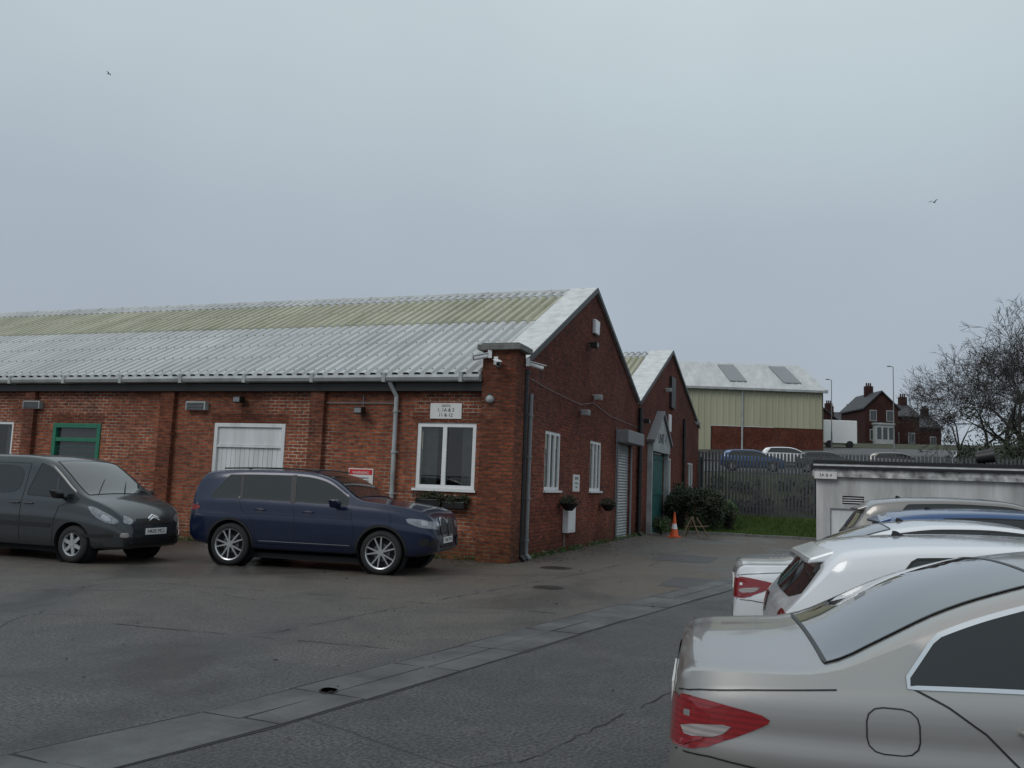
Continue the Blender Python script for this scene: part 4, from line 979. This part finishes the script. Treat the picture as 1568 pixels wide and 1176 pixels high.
hd=math.radians(HD);cx,cy=-8.62,13.42
ox=cx-(2.37*math.cos(hd)+.93*math.sin(hd));oy=cy-(2.37*math.sin(hd)-.93*math.cos(hd))
c=Car('parked_suv',suv,(ox,oy,0),HD,P_blue)
c.side_glass(.46,3.14,1.25,M['black'],[(1.10,1.19,1.04,1.60,.06),(2.10,1.16,2.04,1.64,.10)],.12)
c.top_glass('windscreen',2.50,3.27);c.panel('rear_window',chaikin([(-.62,1.22),(.62,1.22),(.55,1.52),(-.55,1.52)],2),'B',M['glassr'],.006,.05)
c.panel('tail_light',[(.0,1.05),(.08,1.07),(.26,1.04),(.30,1.01),(.2,.96),(.0,.95)],'S',M['tail'],.007,.05,1);c.mpanel('tail_light',[(.35,1.05),(.6,1.06),(.85,1.05),(.85,.95),(.6,.93),(.4,.98)],'B',M['tail'],.008,1)
c.panel('head_light',[(4.20,.98),(4.50,.965),(4.66,.91),(4.66,.81),(4.45,.83),(4.24,.90)],'S',M['head'],.007,.04,1)
c.panel('head_light_reflector',[(4.46,.945),(4.56,.93),(4.57,.86),(4.47,.86)],'S',M['steel'],.010,.04,2)
c.mpanel('head_light',[(.44,.91),(.66,.93),(.80,.94),(.82,.85),(.7,.80),(.46,.79)],'F',M['head'],.008,1)
for sg in (-1,1):
    kd=[(sg*.03,.97),(sg*.20,.995),(sg*.38,.97),(sg*.39,.78),(sg*.32,.68),(sg*.08,.68),(sg*.03,.76)]
    kd=kd if sg>0 else kd[::-1];kd=chaikin(kd,2);c.panel('kidney_grille',kd,'F',M['black'],.008);c.line('kidney_chrome',kd,'F',M['chrome'],.025,.012,True)
    for q in (.12,.2,.28): c.line('grille_slat',[(sg*q,.97),(sg*q,.71)],'F',M['grey'],.008,.012)
c.panel('lower_intake',[(-.42,.53),(.42,.53),(.36,.42),(-.36,.42)],'F',M['black'],.008);c.mpanel('side_intake',[(.5,.62),(.76,.66),(.78,.48),(.56,.44)],'F',M['black'],.008,1)
c.panel('fog_light',[(4.42,.62),(4.60,.66),(4.62,.54),(4.48,.50)],'S',M['black'],.007,.04,1)
c.plate('F',.60,'FH67 YVF')
for ln in ([(2.12,1.15),(2.18,.7),(2.14,.40)],[(1.06,1.16),(1.12,1.0),(1.32,.84),(1.42,.58),(1.44,.40)],[(3.20,1.11),(3.28,.7),(3.24,.40)],[(3.30,1.16),(3.9,1.12),(4.3,1.03)],[(.35,.92),(1.5,.94),(2.8,.92),(3.24,.91)]): c.line('panel_gap',ln,'S',M['black'],.007,.004)
c.line('sill_cladding',[(1.42,.37),(3.26,.37)],'S',M['black'],.10,.006);c.line('sill_chrome',[(1.5,.47),(3.22,.47)],'S',M['steel'],.010,.009)
for xw in suv['wx']: c.line('arch_trim',[(xw+math.cos(t)*.455,.378+math.sin(t)*.455) for t in np.linspace(-.05,math.pi+.05,26)],'S',M['black'],.045,.006)
c.handle(1.5,1.01);c.handle(2.42,1.0);c.mirror(2.90,1.13);c.fin(.75);c.under()
for sg in (-1,1):
    m=MB();pts=[(x,sg*(.96*c.w(x)-.27*(c.T(x)-c.S(x))-.07),c.T(x)+.0) for x in np.linspace(.6,2.45,12)]
    for a,b in zip(pts,pts[1:]): m.tube((a[0],a[1],a[2]+.008),(b[0],b[1],b[2]+.008),.014,.014,6)
    m.make('roof_rail',M['black'],c.e)
# van
van=dict(L=4.8,W=1.9,r=.32,wx=(1.0,3.83),gap=.06,rim=.62,spokes=6,sw=.13,twin=False,rimmat=M['greyl'],tumble=.20,
 T=[(0,.60),(.01,1.5),(.04,1.70),(.12,1.79),(.4,1.82),(1.0,1.845),(2.4,1.85),(2.8,1.83),(3.1,1.76),(3.4,1.58),(3.7,1.36),(3.92,1.21),(4.05,1.15),(4.3,1.07),(4.52,.97),(4.68,.84),(4.76,.72),(4.8,.58)],
 S=[(0,.56),(.02,.95),(.1,1.08),(1.0,1.10),(2.8,1.10),(3.5,1.07),(3.9,1.02),(4.3,.92),(4.6,.78),(4.8,.54)],
 B=[(0,.42),(.05,.36),(.3,.28),(1.0,.24),(3.8,.24),(4.4,.25),(4.7,.27),(4.8,.36)])
c=Car('parked_van',van,(-16.1,12.72,0),1,P_van)
c.side_glass(2.72,3.80,3.2,M['black'],[],.13);c.panel('sliding_door_glass',chaikin([(1.55,1.14),(2.55,1.14),(2.55,1.64),(1.55,1.64)],2),'S',M['glass'],.004)
c.line('van_quarter_pillar',[(3.42,1.12),(3.36,1.45)],'S',P_van,.05,.008)
c.top_glass('windscreen',3.12,3.96)
c.panel('head_light',[(4.08,.985),(4.22,.975),(4.52,.845),(4.66,.75),(4.62,.69),(4.45,.72),(4.24,.82)],'S',M['head'],.007,.04,1);c.panel('head_light_reflector',[(4.40,.86),(4.52,.80),(4.56,.74),(4.46,.745),(4.36,.80)],'S',M['steel'],.010,.04,2)
c.mpanel('head_light',[(.50,.76),(.60,.82),(.68,.84),(.70,.72),(.62,.69),(.54,.70)],'F',M['head'],.008,1)
c.panel('grille',[(-.42,.78),(.42,.78),(.40,.68),(-.40,.68)],'F',M['black'],.007);c.line('chevron',[(-.14,.78),(0,.84),(.14,.78)],'F',M['chrome'],.02,.012);c.line('chevron',[(-.14,.74),(0,.80),(.14,.74)],'F',M['chrome'],.02,.012)
c.panel('lower_bumper',[(-.7,.46),(.7,.46),(.66,.32),(-.66,.32)],'F',M['black'],.007);c.mpanel('fog_light',[(.62,.55),(.74,.55),(.74,.47),(.62,.47)],'F',M['clear'],.009,1)
c.line('bumper_black',[(4.0,.48),(4.3,.48),(4.6,.5)],'S',M['black'],.06,.006)
c.plate('F',.56,'HK05 MCL')
for ln in ([(2.66,1.68),(2.64,.9),(2.66,.32)],[(3.74,1.04),(3.5,.95),(3.42,.7),(3.4,.32)],[(1.42,1.68),(1.42,.9),(1.44,.32)],[(1.42,1.68),(2.66,1.68)]): c.line('panel_gap',ln,'S',M['black'],.010,.004)
c.line('side_rub_strip',[(1.45,.62),(3.36,.62)],'S',M['black'],.07,.008);c.handle(2.82,.98);c.handle(2.50,.98);c.mirror(3.52,1.12,M['black']);c.under()
m=MB();m.tube((3.95,-.5,1.21),(3.62,-.05,1.44),.008,.006,4);m.tube((3.97,.1,1.21),(3.60,.5,1.42),.008,.006,4);m.make('wipers',M['black'],c.e)
# distant parked cars
dist=dict(hatch,nx=26)
for (rt,fw,pm,hd_) in ((.24,59,P_dkblue,2),(.325,60,P_van,1),(.405,60,P_grey,0),(.50,60,P_white,0),(.545,59,P_white,0),(.285,66,P_white,3)):
    q=TL(rt,fw);q.z=tz(q.x,q.y)+.04;cc=Car('parked_car',dist,q,hd_,pm);cc.side_glass(.5,3.0,1.3);cc.top_glass('windscreen',2.2,3.06)
e=empty('yard_floodlight',CW(-5.02,8.0,0));m=MB();m.tube((-.5,0,0),(-.5,0,4.6),.05,.04,10);m.tube((-.5,0,4.45),(-.05,0,4.45),.02,.02,6);m.make('post',M['black'],e)
m=MB();m.box((-.16,-.06,4.36),(.06,.06,4.6));m.make('lamp_head',M['black'],e,bevel=.01)
m=MB()
for i in range(900):
    if random.random()<.5: x=random.uniform(-16,-6.3);y=17.3-abs(random.gauss(0,.5))
    elif random.random()<.6: x=XG+.1+abs(random.gauss(0,.5));y=random.uniform(17.5,33)
    else: x=random.uniform(-9,3);y=random.uniform(4,30)
    a=random.random()*6.28;s_=random.uniform(.012,.032);dx=math.cos(a)*s_;dy=math.sin(a)*s_
    m.poly([(x-dx,y-dy,.006),(x+dy*.5,y-dx*.5,.012+random.random()*.01),(x+dx,y+dy,.008),(x-dy*.5,y+dx*.5,.006)])
m.make('leaf_litter',M['leafb'])
